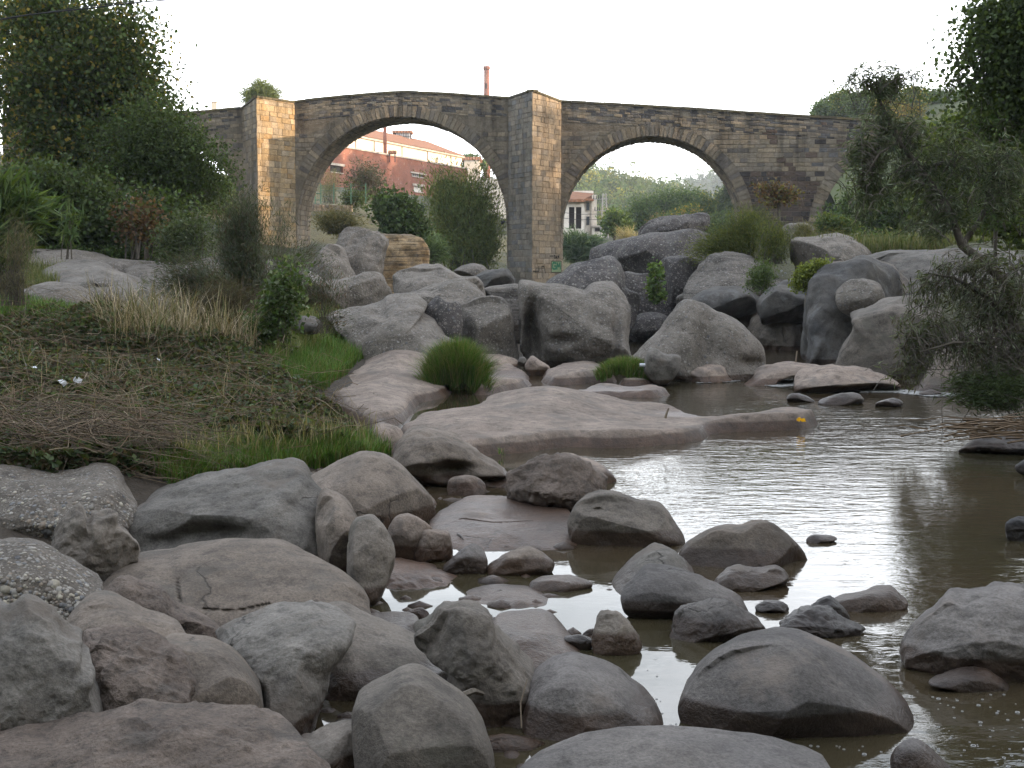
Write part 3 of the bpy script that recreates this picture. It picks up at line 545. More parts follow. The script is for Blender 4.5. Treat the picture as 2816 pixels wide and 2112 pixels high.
boulder('pale shelf of rock under the barrel shaped boulder', 'E', '1150,690 1250,675 1420,690 1440,730 1240,745 1140,730', 'pink', D=24.6, T=.5, e=.5)
boulder('small white rounded stone at the foot of the sculpted boulder', 'E', '1448,708 1460,686 1485,684 1499,705 1490,732 1455,730', 'grey', D=24.0, T=.12)
boulder('tilted flat stone between the white stone and the pink ledge', 'E', '1490,745 1520,678 1570,700 1625,742 1580,792 1530,794', 'pink', D=23.3, T=.25)
# ---- right bank
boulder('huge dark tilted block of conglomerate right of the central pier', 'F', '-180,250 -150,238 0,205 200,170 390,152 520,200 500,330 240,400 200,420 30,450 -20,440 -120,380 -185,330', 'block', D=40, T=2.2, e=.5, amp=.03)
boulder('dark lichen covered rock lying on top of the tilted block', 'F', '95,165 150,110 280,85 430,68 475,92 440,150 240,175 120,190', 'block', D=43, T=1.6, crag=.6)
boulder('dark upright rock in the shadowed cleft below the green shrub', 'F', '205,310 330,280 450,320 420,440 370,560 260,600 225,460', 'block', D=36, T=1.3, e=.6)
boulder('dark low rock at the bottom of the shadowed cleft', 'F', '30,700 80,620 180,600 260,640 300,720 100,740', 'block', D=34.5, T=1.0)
boulder('narrow stone ledge wedged in the shadowed cleft', 'F', '15,440 60,428 108,432 112,458 30,464', 'mud', D=38, T=.5)
boulder('layered domed rock below the yellow green shrub', 'F', '355,500 400,400 480,310 600,293 760,338 800,400 780,480 600,520 450,540 390,540', 'layer', D=33.5, T=1.7, lean=1.0, crag=.4)
boulder('low layered rock between the two shrubs on the right bank', 'F', '540,280 650,233 760,238 810,290 760,330 600,330', 'layer', D=37, T=1.2, crag=.4)
boulder('smooth rounded hood of rock behind the sail shaped boulder', 'F', '380,530 470,475 620,448 700,460 765,520 757,575 700,600 520,620 400,600', 'blue', D=31.8, T=1.1, amp=.03, e=.6)
boulder('undercut rock wall under the rounded hood', 'F', '420,600 560,575 745,580 770,660 745,900 560,900 440,740', 'mud', D=32.6, T=1.0, e=.5, crag=.4)
boulder('rounded twin knob of rock beside the deep vertical crack', 'F', '752,545 800,490 880,430 960,423 1035,470 1035,620 960,650 850,640 762,630', 'blue', D=30.6, T=.9, amp=.05, fr=1.2, e=.55)
boulder('wet rock foot with cracks below the twin knob', 'F', '712,660 780,600 900,610 1042,625 1040,880 880,880 780,870 705,760', 'mud', D=31.0, T=.8, e=.4, crag=.4, cracks=(('890,700 870,800',5,.08),))
boulder('tall blue grey water worn cliff with white streaks', 'F', '1016,830 1018,640 1035,500 1060,400 1200,345 1310,288 1420,330 1480,430 1500,640 1300,800 1240,920 1140,900 1060,850', 'blue', D=27.6, T=1.8, e=.6, amp=.06, lean=.8, pole=(-.1, 0))
boulder('bulging knob of rock on the face of the blue grey cliff', 'F', '1175,490 1240,430 1340,413 1430,440 1458,520 1420,580 1280,610 1195,570', 'congf', D=25.9, T=.9, amp=.04)
boulder('massive pinkish grey boulder half covered by the willow', 'F', '1172,910 1200,800 1268,680 1265,620 1400,568 1480,538 1650,530 1760,640 1780,850 1700,1000 1545,1040 1450,1000 1300,960', 'mud', D=23.0, T=1.4, e=.65, amp=.04)
boulder('sloping rock behind the hanging willow branches', 'F', '1520,1030 1650,960 1750,800 1900,700 2211,690 2400,900 2300,1030 1900,1060 1640,1046', 'sand', D=21.0, T=1.2, lean=1.2)
boulder('flat topped grey ledge above the yellow green bush', 'F', '935,245 960,200 1080,185 1200,168 1320,230 1360,300 1200,380 1050,410 980,360 945,340', 'congf', D=34, T=1.8, e=.5, lean=1.0)
boulder('wide pale rock terrace behind the willow trunk', 'F', '1290,310 1400,275 1700,265 1950,255 2211,300 2450,330 2450,560 2100,620 1700,600 1440,560 1400,420', 'grey', D=29, T=2.2, e=.55, lean=1.6)
boulder('distant pale ledge above the rock terrace at the right', 'F', '1380,270 1500,210 1700,190 2000,186 2211,196 2400,230 2400,330 1500,330', 'grey', D=38, T=2.0, e=.5, lean=1)
boulder('small grey ledge in the grass at the foot of the bridge', 'F', '880,138 930,110 1030,110 1060,150 1000,180 920,175', 'congf', D=46, T=1.0)

boulder('sail shaped boulder with a pale ridge rising above the pink ledges', 'F', '40,845 120,790 250,640 320,540 370,520 440,540 520,600 620,650 720,740 780,810 803,890 745,905 705,965 600,985 400,985 200,900 100,850', 'congf', D=22.6, T=.85, lean=1.0, pole=(-.05, -.1), amp=.03, facets=2, dents=((480,760,60,150,.25),(720,880,60,30,.2)))
boulder('grey angular box shaped rock beside the small grass tuft', 'F', '120,885 140,810 180,793 240,828 322,838 327,890 262,962 180,965 128,925', 'grey', D=21.2, T=.35, e=.6, facets=4)
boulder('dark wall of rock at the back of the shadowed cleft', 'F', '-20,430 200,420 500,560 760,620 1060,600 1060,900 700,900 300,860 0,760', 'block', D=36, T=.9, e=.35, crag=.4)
# ---- left bank
boulder('far flat rock sheet below the left hand trees', 'L', '100,120 300,85 640,84 860,128 1000,160 1050,260 600,260 200,230', 'congf', D=29, T=2.4, e=.5, lean=1.5)
boulder('smooth grey rock sheet in the middle of the left bank', 'L', '280,200 480,138 640,148 760,196 900,250 860,330 560,340 320,290', 'grey', D=25.5, T=1.6, lean=1.5)
boulder('rounded gravelly rock at the left above the brambles', 'L', '30,385 120,320 280,264 480,268 580,320 600,430 440,500 200,500 60,450', 'congf', D=21, T=1.2, lean=1.2)
boulder('gravelly rock hump behind the dark feathery shrub', 'L', '480,280 580,238 750,258 900,288 1100,290 1180,380 1000,480 700,480 560,440', 'congf', D=22.3, T=1.3, lean=1.2)
boulder('low gravelly rock at the back of the dry reeds', 'L', '380,450 560,408 820,425 900,500 700,560 420,540', 'congf', D=19.8, T=.9, lean=1.2)
boulder('pale flat rock sheet running toward the left pier', 'L', '820,190 1100,150 1600,148 1900,195 2050,300 1900,420 1300,430 900,360', 'congf', D=27, T=2.6, e=.5, lean=1.6)
boulder('small pale rock beside the tall leafy shrub', 'L', '1840,500 1900,480 1990,480 2040,525 2000,580 1860,570', 'grey', D=21.5, T=.4)
boulder('overhanging brown brow of rock on the ochre cliff', 'R', '1030,1100 1100,998 1250,1018 1335,1058 1325,1140 1290,1300 1180,1420 1060,1400 1020,1240', 'congf', D=46, T=1.3, crag=.5, e=.5, pole=(0, .2))
boulder('ochre layered cliff below the big arch', 'R', '1090,1400 1110,1170 1290,1045 1430,1036 1560,1090 1570,1260 1500,1400 1440,1520 1250,1520 1120,1500', 'ochre', D=49, T=1.4, e=.4, crag=.6)
boulder('sloping brown rock left of the ochre cliff', 'R', '800,1340 940,1120 1050,1088 1120,1200 1145,1400 1000,1460 840,1440', 'congf', D=44, T=1.2, e=.5)
boulder('long stack of layered bedrock running behind the rounded hood and twin knob', 'F', '340,520 480,430 700,420 900,440 1060,430 1100,880 700,900 420,860 330,700', 'layer', D=33.6, T=.9, e=.32, crag=.5, facets=1)
boulder('broad fluted bedrock wall between the blue grey cliff and the pinkish boulder', 'F', '1040,420 1150,350 1350,320 1500,380 1640,520 1640,900 1400,980 1150,900 1040,800', 'mud', D=28.6, T=.9, e=.35, crag=.4, facets=1)
# pebbles set in the two near conglomerate boulders
def pebbles(label, n, seed):
    o = ROCKS[label]; me = o.data; r = np.random.default_rng(seed)
    v = np.empty(len(me.vertices)*3, np.float32); me.vertices.foreach_get('co', v); v = v.reshape(-1, 3)
    nn = np.empty(len(me.vertices)*3, np.float32); me.vertices.foreach_get('normal', nn); nn = nn.reshape(-1, 3)
    ok = np.where((nn[:, 1] < .3))[0]; pick = r.choice(ok, n)
    th = [(0, 0, 1)]+[(math.cos(a)*.8, math.sin(a)*.8, .6) for a in np.linspace(0, 2*math.pi, 6, endpoint=False)]+[(math.cos(a+.5), math.sin(a+.5), -.2) for a in np.linspace(0, 2*math.pi, 6, endpoint=False)]
    th = np.array(th); fs = [(0, 1+i, 1+(i+1) % 6, 1+(i+1) % 6) for i in range(6)]+[(1+i, 7+i, 7+(i+1) % 6, 1+(i+1) % 6) for i in range(6)]
    V = []; Fc = []; Cc = []
    pal = np.array([(.26,.24,.21), (.19,.165,.14), (.31,.29,.26), (.17,.17,.17), (.22,.18,.14), (.34,.31,.25)])
    for i, k in enumerate(pick):
        n_ = nn[k]; a = np.cross(n_, r.normal(size=3)); a /= np.linalg.norm(a); b = np.cross(n_, a); s = r.gamma(2.2, .0036)+.004
        V.append(v[k]+s*(th[:, :1]*a*1.15+th[:, 1:2]*b+th[:, 2:]*n_*.30-.18*n_)); Fc.append(np.array(fs)+13*i)
        Cc.append(np.tile(pal[r.integers(6)]*r.uniform(.7, 1.1), (13, 1)))
    Fc = np.vstack(Fc); Fc = np.vstack([Fc[:, [0, 1, 2]], Fc[Fc[:, 2] != Fc[:, 3]][:, [0, 2, 3]]])
    p = mesh('pebbles', np.vstack(V), Fc, M_PEB, o, True, np.vstack(Cc)); p.data.validate(); p['kind'] = 'stuff'
def pebm(n, b): n.L(n.mix(.4, n.attr(), n.ramp(n.noise(90), [(.3, .5), (.7, 1.4)]), 'MULTIPLY'), b.inputs['Base Color'])
M_PEB = mat('pebble', pebm, .7)
pebbles('pebbly conglomerate boulder at the left edge under the dry branches', 1300, 1)
pebbles('pale pebbly boulder at the left edge below the dark conglomerate one', 1300, 2)

# small stones lying in the gaps between the foreground boulders
rg = np.random.default_rng(77); n = 700; cx = rg.uniform(-2.6, .6, n); cy = rg.uniform(4.2, 12, n); cz = gz(cx, cy)
ph_ = np.array([(0, 0, 1)]+[(math.cos(a)*.85, math.sin(a)*.85, .45) for a in np.linspace(0, 6.283, 8)[:-1]]+[(math.cos(a+.4), math.sin(a+.4), -.3) for a in np.linspace(0, 6.283, 8)[:-1]])
fs_ = np.array([(0, 1+i, 1+(i+1) % 7, 1+(i+1) % 7) for i in range(7)]+[(1+i, 8+i, 8+(i+1) % 7, 1+(i+1) % 7) for i in range(7)])
s_ = rg.gamma(2.5, .014, n)+.012; V = np.array([cx, cy, np.maximum(cz, -.02)]).T[:, None]+ph_[None]*(s_[:, None]*rg.uniform(.6, 1.2, (n, 3)))[:, None]*np.array([1.2, 1.1, .7])
Fg = (fs_[None]+np.arange(n)[:, None, None]*15).reshape(-1, 4); Fg = np.vstack([Fg[:, [0, 1, 2]], Fg[Fg[:, 2] != Fg[:, 3]][:, [0, 2, 3]]])
o = mesh('gravel', V.reshape(-1, 3), Fg, RM['sand'], smooth=True); o.data.validate(); tag(o, 'small stones lying between the foreground boulders', 'gravel', kind='stuff')
# ------------------------------------------------------------------ bridge
BETA = math.radians(4); BO = Vector((0, 65, 0))
BT = Vector((math.cos(BETA), -math.sin(BETA), 0)); BN = Vector((math.sin(BETA), math.cos(BETA), 0)); UZ = Vector((0, 0, 1))
def wpt(dx, dy):
    r = Vector(ray(dx*K, dy*K)); t = BN.dot(BO)/BN.dot(r); p = r*t; return BT.dot(p-BO), CH+p.z
def W3(u, w, z): return BO+BT*u-BN*w+UZ*z
BW = 3.0
ARC = []
for cx, cy, rr in ((867, 485, 229), (1407, 492, 197.5), (1962, 500, 194), (365, 470, 157)):
    u, z = wpt(cx, cy); u2, _ = wpt(cx+rr, cy); ARC.append((u, z, u2-u))
deck_px = [(-400,272),(100,258),(390,243),(525,231),(581,225),(637,218),(700,210),(800,201),(865,196.5),(960,200),(1098,210),(1155,212),(1212,217),(1400,227),(1600,240),(1820,254),(2212,282),(2600,310)]
DK = np.array([wpt(*p) for p in deck_px])
deck = lambda u: float(np.interp(u, DK[:, 0], DK[:, 1]))
U0, U1 = -26.0, 27.0
def inarch(u, z, pad=0.0):
    for cu, cz, r in ARC:
        if abs(u-cu) < r+pad and (z < cz or (u-cu)**2+(z-cz)**2 < (r+pad)**2): return True
    return False
def stain(n, c):
    s = n.sep(n.pos)
    st_ = n.noise(1, 4, .62, vec=n.map(n.pos, (1.5, 1.5, .20)))
    hi = n.ramp(n.math('MULTIPLY', s[2], .1), [(.25, .25), (.75, 1.0)])
    m = n.math('MULTIPLY', n.ramp(st_, [(.50, 0.0), (.66, .62)]), hi)
    c = n.mix(m, c, n.mix(1.0, c, (.26, .25, .245), 'MULTIPLY'))
    pat = n.ramp(n.noise(.9, 5, .65), [(.38, .55), (.55, 0.0)])
    return n.mix(pat, c, n.mix(1.0, c, (.62, .60, .58), 'MULTIPLY'))
def stonem(n, b):
    c = n.attr()
    c = n.mix(.55, c, n.ramp(n.noise(7, 6, .7), [(.28, .5), (.72, 1.5)]), 'MULTIPLY')
    c = stain(n, c); n.L(c, b.inputs['Base Color'])
    n.bump(n.noise(14, 5, .7), .8, .06, b)
M_STONE = mat('bridge_sandstone', stonem, .9, .2)
def mortm(n, b):
    c = n.mix(n.ramp(n.noise(3, 5, .7), [(.35, 0.0), (.65, 1.0)]), (.155, .132, .10), (.23, .195, .15)); c = stain(n, c)
    n.L(c, b.inputs['Base Color']); n.bump(n.noise(9, 5, .75), 1.0, .1, b)
M_MORT = mat('old_mortar', mortm, .95, .15)
def mossm(n, b):
    c = n.mix(n.ramp(n.noise(2.5, 5, .7), [(.4, 0.0), (.6, 1.0)]), (.055, .05, .035), (.11, .095, .05)); n.L(c, b.inputs['Base Color']); n.bump(n.noise(9, 5), .8, .06, b)
M_COPE = mat('mossy_coping', mossm)
bridge = empty('stone_bridge', 'old hump backed sandstone bridge with round arches and pointed pier buttresses over the river', 'bridge', loc=(0, 0, 0))
us = set(np.round(np.arange(U0, U1, .3), 3))
for cu, cz, r in ARC:
    for a in np.linspace(0, math.pi, 61): us.add(round(cu+r*math.cos(a), 4))
    us.add(round(cu-r-.001, 4)); us.add(round(cu+r+.001, 4))
us = sorted(u for u in us if U0 <= u <= U1)
def under(u):
    for cu, cz, r in ARC:
        if abs(u-cu) <= r: return cz+math.sqrt(max(r*r-(u-cu)**2, 0))
    return -1.0
mb = MB()
for a, b in zip(us[:-1], us[1:]):
    za, zb_ = under(a), under(b); ta, tb = deck(a), deck(b)
    mb.add([W3(a, 0, za), W3(b, 0, zb_), W3(b, 0, tb), W3(a, 0, ta)], [(0, 1, 2, 3)])
    mb.add([W3(a, -BW, za), W3(b, -BW, zb_), W3(b, -BW, tb), W3(a, -BW, ta)], [(3, 2, 1, 0)])
    mb.add([W3(a, 0, za), W3(a, -BW, za), W3(b, -BW, zb_), W3(b, 0, zb_)], [(0, 1, 2, 3)])
    mb.add([W3(a, 0, ta), W3(b, 0, tb), W3(b, -BW, tb), W3(a, -BW, ta)], [(0, 1, 2, 3)])
mb.build('wall_core', M_MORT, bridge)
# piers
NP = 2.3
piers = []
for (ax, bx, ty) in ((525, 637, 219), (1098, 1212, 211)):
    ua, ub = wpt(ax, 300)[0], wpt(bx, 300)[0]; piers.append((ua, ub, (ua+ub)/2))
ST = []    # (area, verts, color, visible weight)
def stone(o, eu, ev, en, q, dep, c, wgt=1.0):
    """q: four (u,v) corners ccw; extruded along en by dep with a chamfer"""
    ch = .018; cu = sum(a for a, _ in q)/4; cv = sum(b for _, b in q)/4
    vs = [o+eu*a+ev*b-en*.03 for a, b in q]+[o+eu*a+ev*b+en*(dep*.6) for a, b in q]
    for a, b in q:
        du = ch if a < cu else -ch; dv = ch if b < cv else -ch; vs.append(o+eu*(a+du)+ev*(b+dv)+en*(dep+random.uniform(-.006, .006)))
    ar = abs((q[1][0]-q[0][0])*(q[3][1]-q[0][1])); ST.append([ar*wgt, vs, c])
SF = [(0, 1, 5, 4), (1, 2, 6, 5), (2, 3, 7, 6), (3, 0, 4, 7), (4, 5, 9, 8), (5, 6, 10, 9), (6, 7, 11, 10), (7, 4, 8, 11), (8, 9, 10, 11)]
def pick(pal, dark=1.0):
    c = np.array(random.choice(pal))*random.uniform(.86, 1.13)*dark*.78; return tuple(c)
P_SC = .78
P_GREY = [(.30,.25,.185),(.33,.27,.195),(.265,.228,.178),(.31,.268,.21),(.245,.213,.172),(.35,.288,.205),(.18,.16,.14),(.28,.238,.175)]
P_OCH = [(.46,.35,.205),(.50,.385,.24),(.42,.325,.20),(.47,.33,.175),(.40,.33,.235),(.53,.42,.28),(.44,.37,.27)]
P_TAN = [(.36,.295,.215),(.39,.32,.235),(.33,.275,.205),(.38,.325,.255),(.30,.26,.21),(.41,.33,.235)]
P_DARK = [(.085,.07,.065),(.11,.085,.075),(.07,.062,.06),(.14,.105,.085)]
def course(o, eu, ev, en, u0, u1, top, z0, hs, ls, pal, clip=None, dep=(.010, .026), wgt=1.0, gap=.012):
    z = z0
    while True:
        h = random.uniform(*hs)
        if z > (top if not callable(top) else max(top(u0), top(u1)))+.1: break
        u = u0-random.uniform(0, ls[0])
        while u < u1:
            l = random.uniform(*ls); a, b = max(u, u0), min(u+l, u1); u += l
            if b-a < .07: continue
            zt0 = min(z+h, top(a) if callable(top) else top); zt1 = min(z+h, top(b) if callable(top) else top)
            if zt0-z < .04 or zt1-z < .04: continue
            q = [[a+gap, z+gap], [b-gap, z+gap], [b-gap, zt1-gap], [a+gap, zt0-gap]]
            if clip:
                q = clip(q)
                if q is None: continue
            p = pal(.5*(a+b), z+h/2) if callable(pal) else pal
            jit = [[x+random.uniform(-.008, .008), y+random.uniform(-.006, .006)] for x, y in q]
            stone(o, eu, ev, en, jit, random.uniform(*dep), pick(p), wgt)
        z += h
RL = .56
def clipwall(q):
    for ua, ub, _ in piers:
        a, b = min(p[0] for p in q), max(p[0] for p in q)
        if a > ua-.02 and b < ub+.02: return None
        if a < ub < b: 
            for p in (q[0], q[3]): p[0] = ub+.01
        elif a < ua < b:
            for p in (q[1], q[2]): p[0] = ua-.01
    for cu, cz, r in ARC:
        R = r+RL
        def half(z, R=R): return math.sqrt(max(R*R-(z-cz)**2, 0)) if z > cz else (R if z > cz-.01 else r+.0)
        for (l, rt) in ((q[0], q[1]), (q[3], q[2])):
            hw = half(l[1])
            if l[0] > cu-hw and rt[0] < cu+hw: 
                if (l is q[0]): return None
                return None
            if rt[0] > cu-hw and l[0] < cu-hw: rt[0] = cu-hw-.012
            elif l[0] < cu+hw and rt[0] > cu+hw: l[0] = cu+hw+.012
        if q[1][0]-q[0][0] < .05 or q[2][0]-q[3][0] < .03: return None
    return q
ul, ur = wpt(1608, 420)[0], wpt(1775, 420)[0]; zd = wpt(1690, 366)[1]
def wallpal(u, z):
    if ul < u < ur+.3 and z < zd-max(0, (u-ur+.9))*1.2: return P_DARK
    if u > wpt(1640, 300)[0] and random.random() < .25: return P_DARK[2:]+[(.17, .165, .165)]
    if deck(u)-z < 1.0: return P_GREY+[(.12,.115,.11), (.10,.095,.095), (.16, .15, .14)]
    return P_GREY
O0 = W3(0, 0, 0)
course(O0, BT, UZ, -BN, U0, U1, lambda u: deck(u)-1.05, .3, (.16, .26), (.24, .60), wallpal, clipwall)
# dark repair masonry of thin courses is picked out by the palette; rubble parapet of thin slabs
def par(u0, u1):
    z = -1.05
    while z < -.12:
        h = random.uniform(.07, .15); u = u0
        while u < u1:
            l = random.uniform(.18, .55); a, b = u, min(u+l, u1); u += l
            if any(ua-.05 < a < ub or ua < b < ub+.05 for ua, ub, _ in piers): continue
            if b-a < .08: continue
            q = [[a+.012, deck(a)+z+.01], [b-.012, deck(b)+z+.01], [b-.012, min(deck(b)+z+h, deck(b)-.1)], [a+.012, min(deck(a)+z+h, deck(a)-.1)]]
            stone(O0, BT, UZ, -BN, q, random.uniform(.0, .035), pick(wallpal(a, deck(a)-.5)), .5)
        z += h
par(U0, U1)
nwall = len(ST)
# voussoirs
mv = 0
for ai, (cu, cz, r) in enumerate(ARC):
    n = int(math.pi*r/.215)
    for i in range(n):
        a0 = math.pi*i/n; a1 = math.pi*(i+1)/n; g = .012/r
        if ai == 2 and a0 < 1.2 or ai == 3 and a1 > 1.9: continue
        L = RL-.03+random.uniform(0, .03)
        q = [[cu+rr*math.cos(a), cz+rr*math.sin(a)] for rr, a in ((r+.003, a0+g), (r+L, a0+g), (r+L, a1-g), (r+.003, a1-g))]
        vs = [O0+BT*x+UZ*z-BN*(-.03) for x, z in q]+[O0+BT*x+UZ*z-BN*(.032+random.uniform(0, .018)) for x, z in q]
        c = pick(P_GREY, .9)
        m = MB(); m.add(vs, [(3, 2, 1, 0), (4, 5, 6, 7), (0, 1, 5, 4), (1, 2, 6, 5), (2, 3, 7, 6), (3, 0, 4, 7)], c); m.build('voussoir', M_STONE, bridge); mv += 1
# arch soffit stones
for ai, (cu, cz, r) in enumerate(ARC[:3]):
    n = int(math.pi*r/.26)
    for i in range(n):
        a0 = math.pi*i/n; a1 = math.pi*(i+1)/n
        w_ = .05
        while w_ < BW-.1:
            l = random.uniform(.3, .7); e = min(w_+l, BW)
            vs = []
            for rr in (r+.04, r-.03-random.uniform(0, .03)):
                for a, ww in ((a0+.003, w_+.012), (a1-.003, w_+.012), (a1-.003, e-.012), (a0+.003, e-.012)): vs.append(W3(cu+rr*math.cos(a), -ww, cz+rr*math.sin(a)))
            ST.append([.01, vs[:4]+vs[4:]+[v.copy() for v in vs[4:]], pick(P_TAN if ai == 0 else P_GREY)]); w_ += l
    for sgn in (1, -1):          # jamb faces below the springing
        o = W3(cu-sgn*r, 0, 0)
        course(o, BN*1.0, UZ, BT*sgn, .04, BW, cz, .3, (.2, .32), (.35, .8), P_TAN, dep=(.01, .04), wgt=.2)
# pier cores and stones
for i, (ua, ub, un) in enumerate(piers):
    A, B, NN = W3(ua, 0, 0), W3(ub, 0, 0), W3(un, NP, 0)
    ta, tb, tn = deck(ua), deck(ub), deck(un)+.12; z0 = -.6
    m = MB(); m.add([A+UZ*z0, NN+UZ*z0, B+UZ*z0, A+UZ*ta, NN+UZ*tn, B+UZ*tb], [(0, 1, 4, 3), (1, 2, 5, 4), (3, 4, 5)])
    m.build('pier_core', M_MORT, bridge)
    for k, (p, q, tp, tq) in enumerate(((A, NN, ta, tn), (NN, B, tn, tb))):
        e = (q-p); L = e.length; e.normalize(); nrm = e.cross(UZ)
        tp_ = lambda u, tp=tp, tq=tq, L=L: tp+(tq-tp)*u/L-.1
        pal = (P_GREY[:6] if k == 0 else P_OCH) if i == 0 else ([(.28,.255,.21),(.31,.28,.23),(.26,.24,.205),(.24,.235,.225),(.33,.29,.235)] if k == 0 else P_TAN)  # ochre is the left pier's stone; lighter right faces put sunlight into the colour
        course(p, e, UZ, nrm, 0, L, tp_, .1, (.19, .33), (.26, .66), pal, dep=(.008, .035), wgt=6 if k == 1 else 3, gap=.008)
        # coping on the buttress
        cpm = MB(); t0, t1 = tp, tq; m2 = 5
        for j in range(m2):
            f0, f1 = j/m2+.004, (j+1)/m2-.004; z_ = t0+(t1-t0)*f0; z1 = t0+(t1-t0)*f1; o = p+e*L*f0
            cm_ = MB(); a_ = o+nrm*.07+UZ*(z_-.1); b_ = p+e*L*f1+nrm*.07+UZ*(z1-.1)
            cm_.add([a_, b_, b_-nrm*.4, a_-nrm*.4, a_+UZ*.1, b_+UZ*.1, b_-nrm*.4+UZ*.1, a_-nrm*.4+UZ*.1], [(0, 3, 2, 1), (4, 5, 6, 7), (0, 1, 5, 4), (1, 2, 6, 5), (2, 3, 7, 6), (3, 0, 4, 7)])
            cm_.build('coping_stone', M_COPE, bridge)
u = U0
while u < U1:
    l = random.uniform(.6, .95); a, b = u+.01, min(u+l, U1)-.01; u += l
    if any(ua-.1 < a and b < ub+.1 for ua, ub, _ in piers): continue
    z_, z1 = deck(a), deck(b); hh = .10+random.uniform(0, .02)
    cm_ = MB(); cm_.add([W3(a, .07, z_-.09), W3(b, .07, z1-.09), W3(b, -.42, z1-.09), W3(a, -.42, z_-.09), W3(a, .07, z_+hh-.09), W3(b, .07, z1+hh-.09), W3(b, -.42, z1+hh-.09), W3(a, -.42, z_+hh-.09)],
                [(0, 3, 2, 1), (4, 5, 6, 7), (0, 1, 5, 4), (1, 2, 6, 5), (2, 3, 7, 6), (3, 0, 4, 7)]); cm_.build('coping_stone', M_COPE, bridge)
ST.sort(key=lambda s: -s[0])
for a, vs, c in ST[:290]:
    m = MB(); m.add(vs, SF, c); m.build('stone', M_STONE, bridge)
rest = ST[290:]; V = np.array([[tuple(v) for v in s[1]] for s in rest]).reshape(-1, 3)
Fa = (np.array(SF)[None]+np.arange(len(rest))[:, None, None]*12).reshape(-1, 4)
tag(mesh('masonry', V, Fa, M_STONE, bridge, col=np.repeat(np.array([s[2] for s in rest]), 12, axis=0)), kind='stuff')
# graffiti on the central pier, flat paint 3 mm proud of the stones
def flatcol(name, c, r=.8): return mat(name, lambda n, b: n.L(n.mix(.35, c, n.ramp(n.noise(12, 4, .7), [(.3, .6), (.7, 1.3)]), 'MULTIPLY'), b.inputs['Base Color']), r)
M_GL = flatcol('pale_green_paint', (.20, .27, .15)); M_GD = flatcol('dark_green_paint', (.03, .16, .09)); M_BK = flatcol('black_paint', (.02, .022, .02))
ua, ub, un = piers[1]; NN = W3(un, NP, 0); B = W3(ub, 0, 0); e = (B-NN); LB = e.length; e.normalize(); nb_ = e.cross(UZ)
def onface(dx, dy):
    r = Vector(ray(dx*K, dy*K)); o = Vector((0, 0, CH)); t = nb_.dot(NN-o)/nb_.dot(r); p = o+r*t; return (p-NN).dot(e), p.z
def fp(u, z, off=.05): return NN+e*u+UZ*z+nb_*off
def stroke(m, pts, wd, off):
    for (a, b), (c, d) in zip(pts[:-1], pts[1:]):
        dx, dz = c-a, d-b; L = math.hypot(dx, dz)+1e-9; px, pz = -dz/L*wd/2, dx/L*wd/2; ex, ez = dx/L*wd*.3, dz/L*wd*.3
        m.add([fp(a-ex+px, b-ez+pz, off), fp(a-ex-px, b-ez-pz, off), fp(c+ex-px, d+ez-pz, off), fp(c+ex+px, d+ez+pz, off)], [(0, 1, 2, 3)])
gr = empty('graffiti', 'green painted graffiti square with black scrawls low on the central pier', 'graffiti', loc=tuple(fp(1, 1, .06)))
def gbuild(m, name, mt):
    o = m.build(name, mt); o.parent = gr; o.matrix_parent_inverse = gr.matrix_world.inverted() if False else o.matrix_parent_inverse
    o.location = -Vector(gr.location); return o
u0, zt = onface(1189.5, 564); u1, zb_ = onface(1212, 588)
u1 = min(u1, LB-.02)
m = MB(); m.add([fp(u0, zb_, .045), fp(u1, zb_, .045), fp(u1, zt, .045), fp(u0, zt, .045)], [(0, 1, 2, 3)]); gbuild(m, 'paint_patch', M_GL)
gw, gh = u1-u0, zt-zb_
def loc(px, pz): return (u0+gw*px, zb_+gh*pz)
m = MB()
G1 = [(.46,.82),(.2,.86),(.12,.7),(.12,.38),(.25,.28),(.46,.32),(.46,.55),(.3,.55)]; G2 = [(.56,.28),(.58,.84),(.72,.5),(.86,.84),(.9,.3)]; G3 = [(.58,.56),(.88,.58)]
for g in (G1, G2, G3): stroke(m, [loc(*p) for p in g], gh*.17, .049)
gbuild(m, 'painted_letters', M_GD)
m = MB()
stroke(m, [loc(0,0), loc(1,0), loc(1,1), loc(0,1), loc(0,0)], .03, .053)
def pxs(l): return [onface(*p) for p in l]
for g in ([(1194.5,552),(1197,552),(1196,555),(1196,559)], [(1198,559),(1199.5,552),(1201,559)], [(1198.5,556.5),(1200.8,556.5)], [(1203,559),(1203,552),(1205,557),(1205,552)],
          [(1186,553),(1193,553)], [(1169.5,599),(1168.5,575),(1173,575),(1176,590)], [(1162,575),(1162,586)], [(1150,585.5),(1162,586)]):
    stroke(m, pxs(g), .045, .053)
gbuild(m, 'black_scrawl', M_BK)
# dark tuft hanging at the side of the pier is added with the plants
M_MET = mat('grey_metal', lambda n, b: setattr(b.inputs['Base Color'], 'default_value', (.3, .3, .3, 1)), .5)
M_DK = mat('dark_metal', lambda n, b: setattr(b.inputs['Base Color'], 'default_value', (.02, .02, .022, 1)), .6)
lp = empty('wall_lamp', 'small black lamp on an arm fixed to the left edge of the central pier', 'lamp')
q = W3(wpt(1098, 480)[0], .1, wpt(1098, 480)[1])
m = MB(); m.tube([q, q-BT*.18+BN*-.1], .015, 5); m.build('arm', M_DK, lp)
m = MB(); m.tube([q-BT*.16-BN*.12+UZ*.06, q-BT*.3-BN*.12-UZ*.02, q-BT*.32-BN*.12-UZ*.12], [.04, .1, .03], 7); m.build('lamp_head', M_DK, lp)

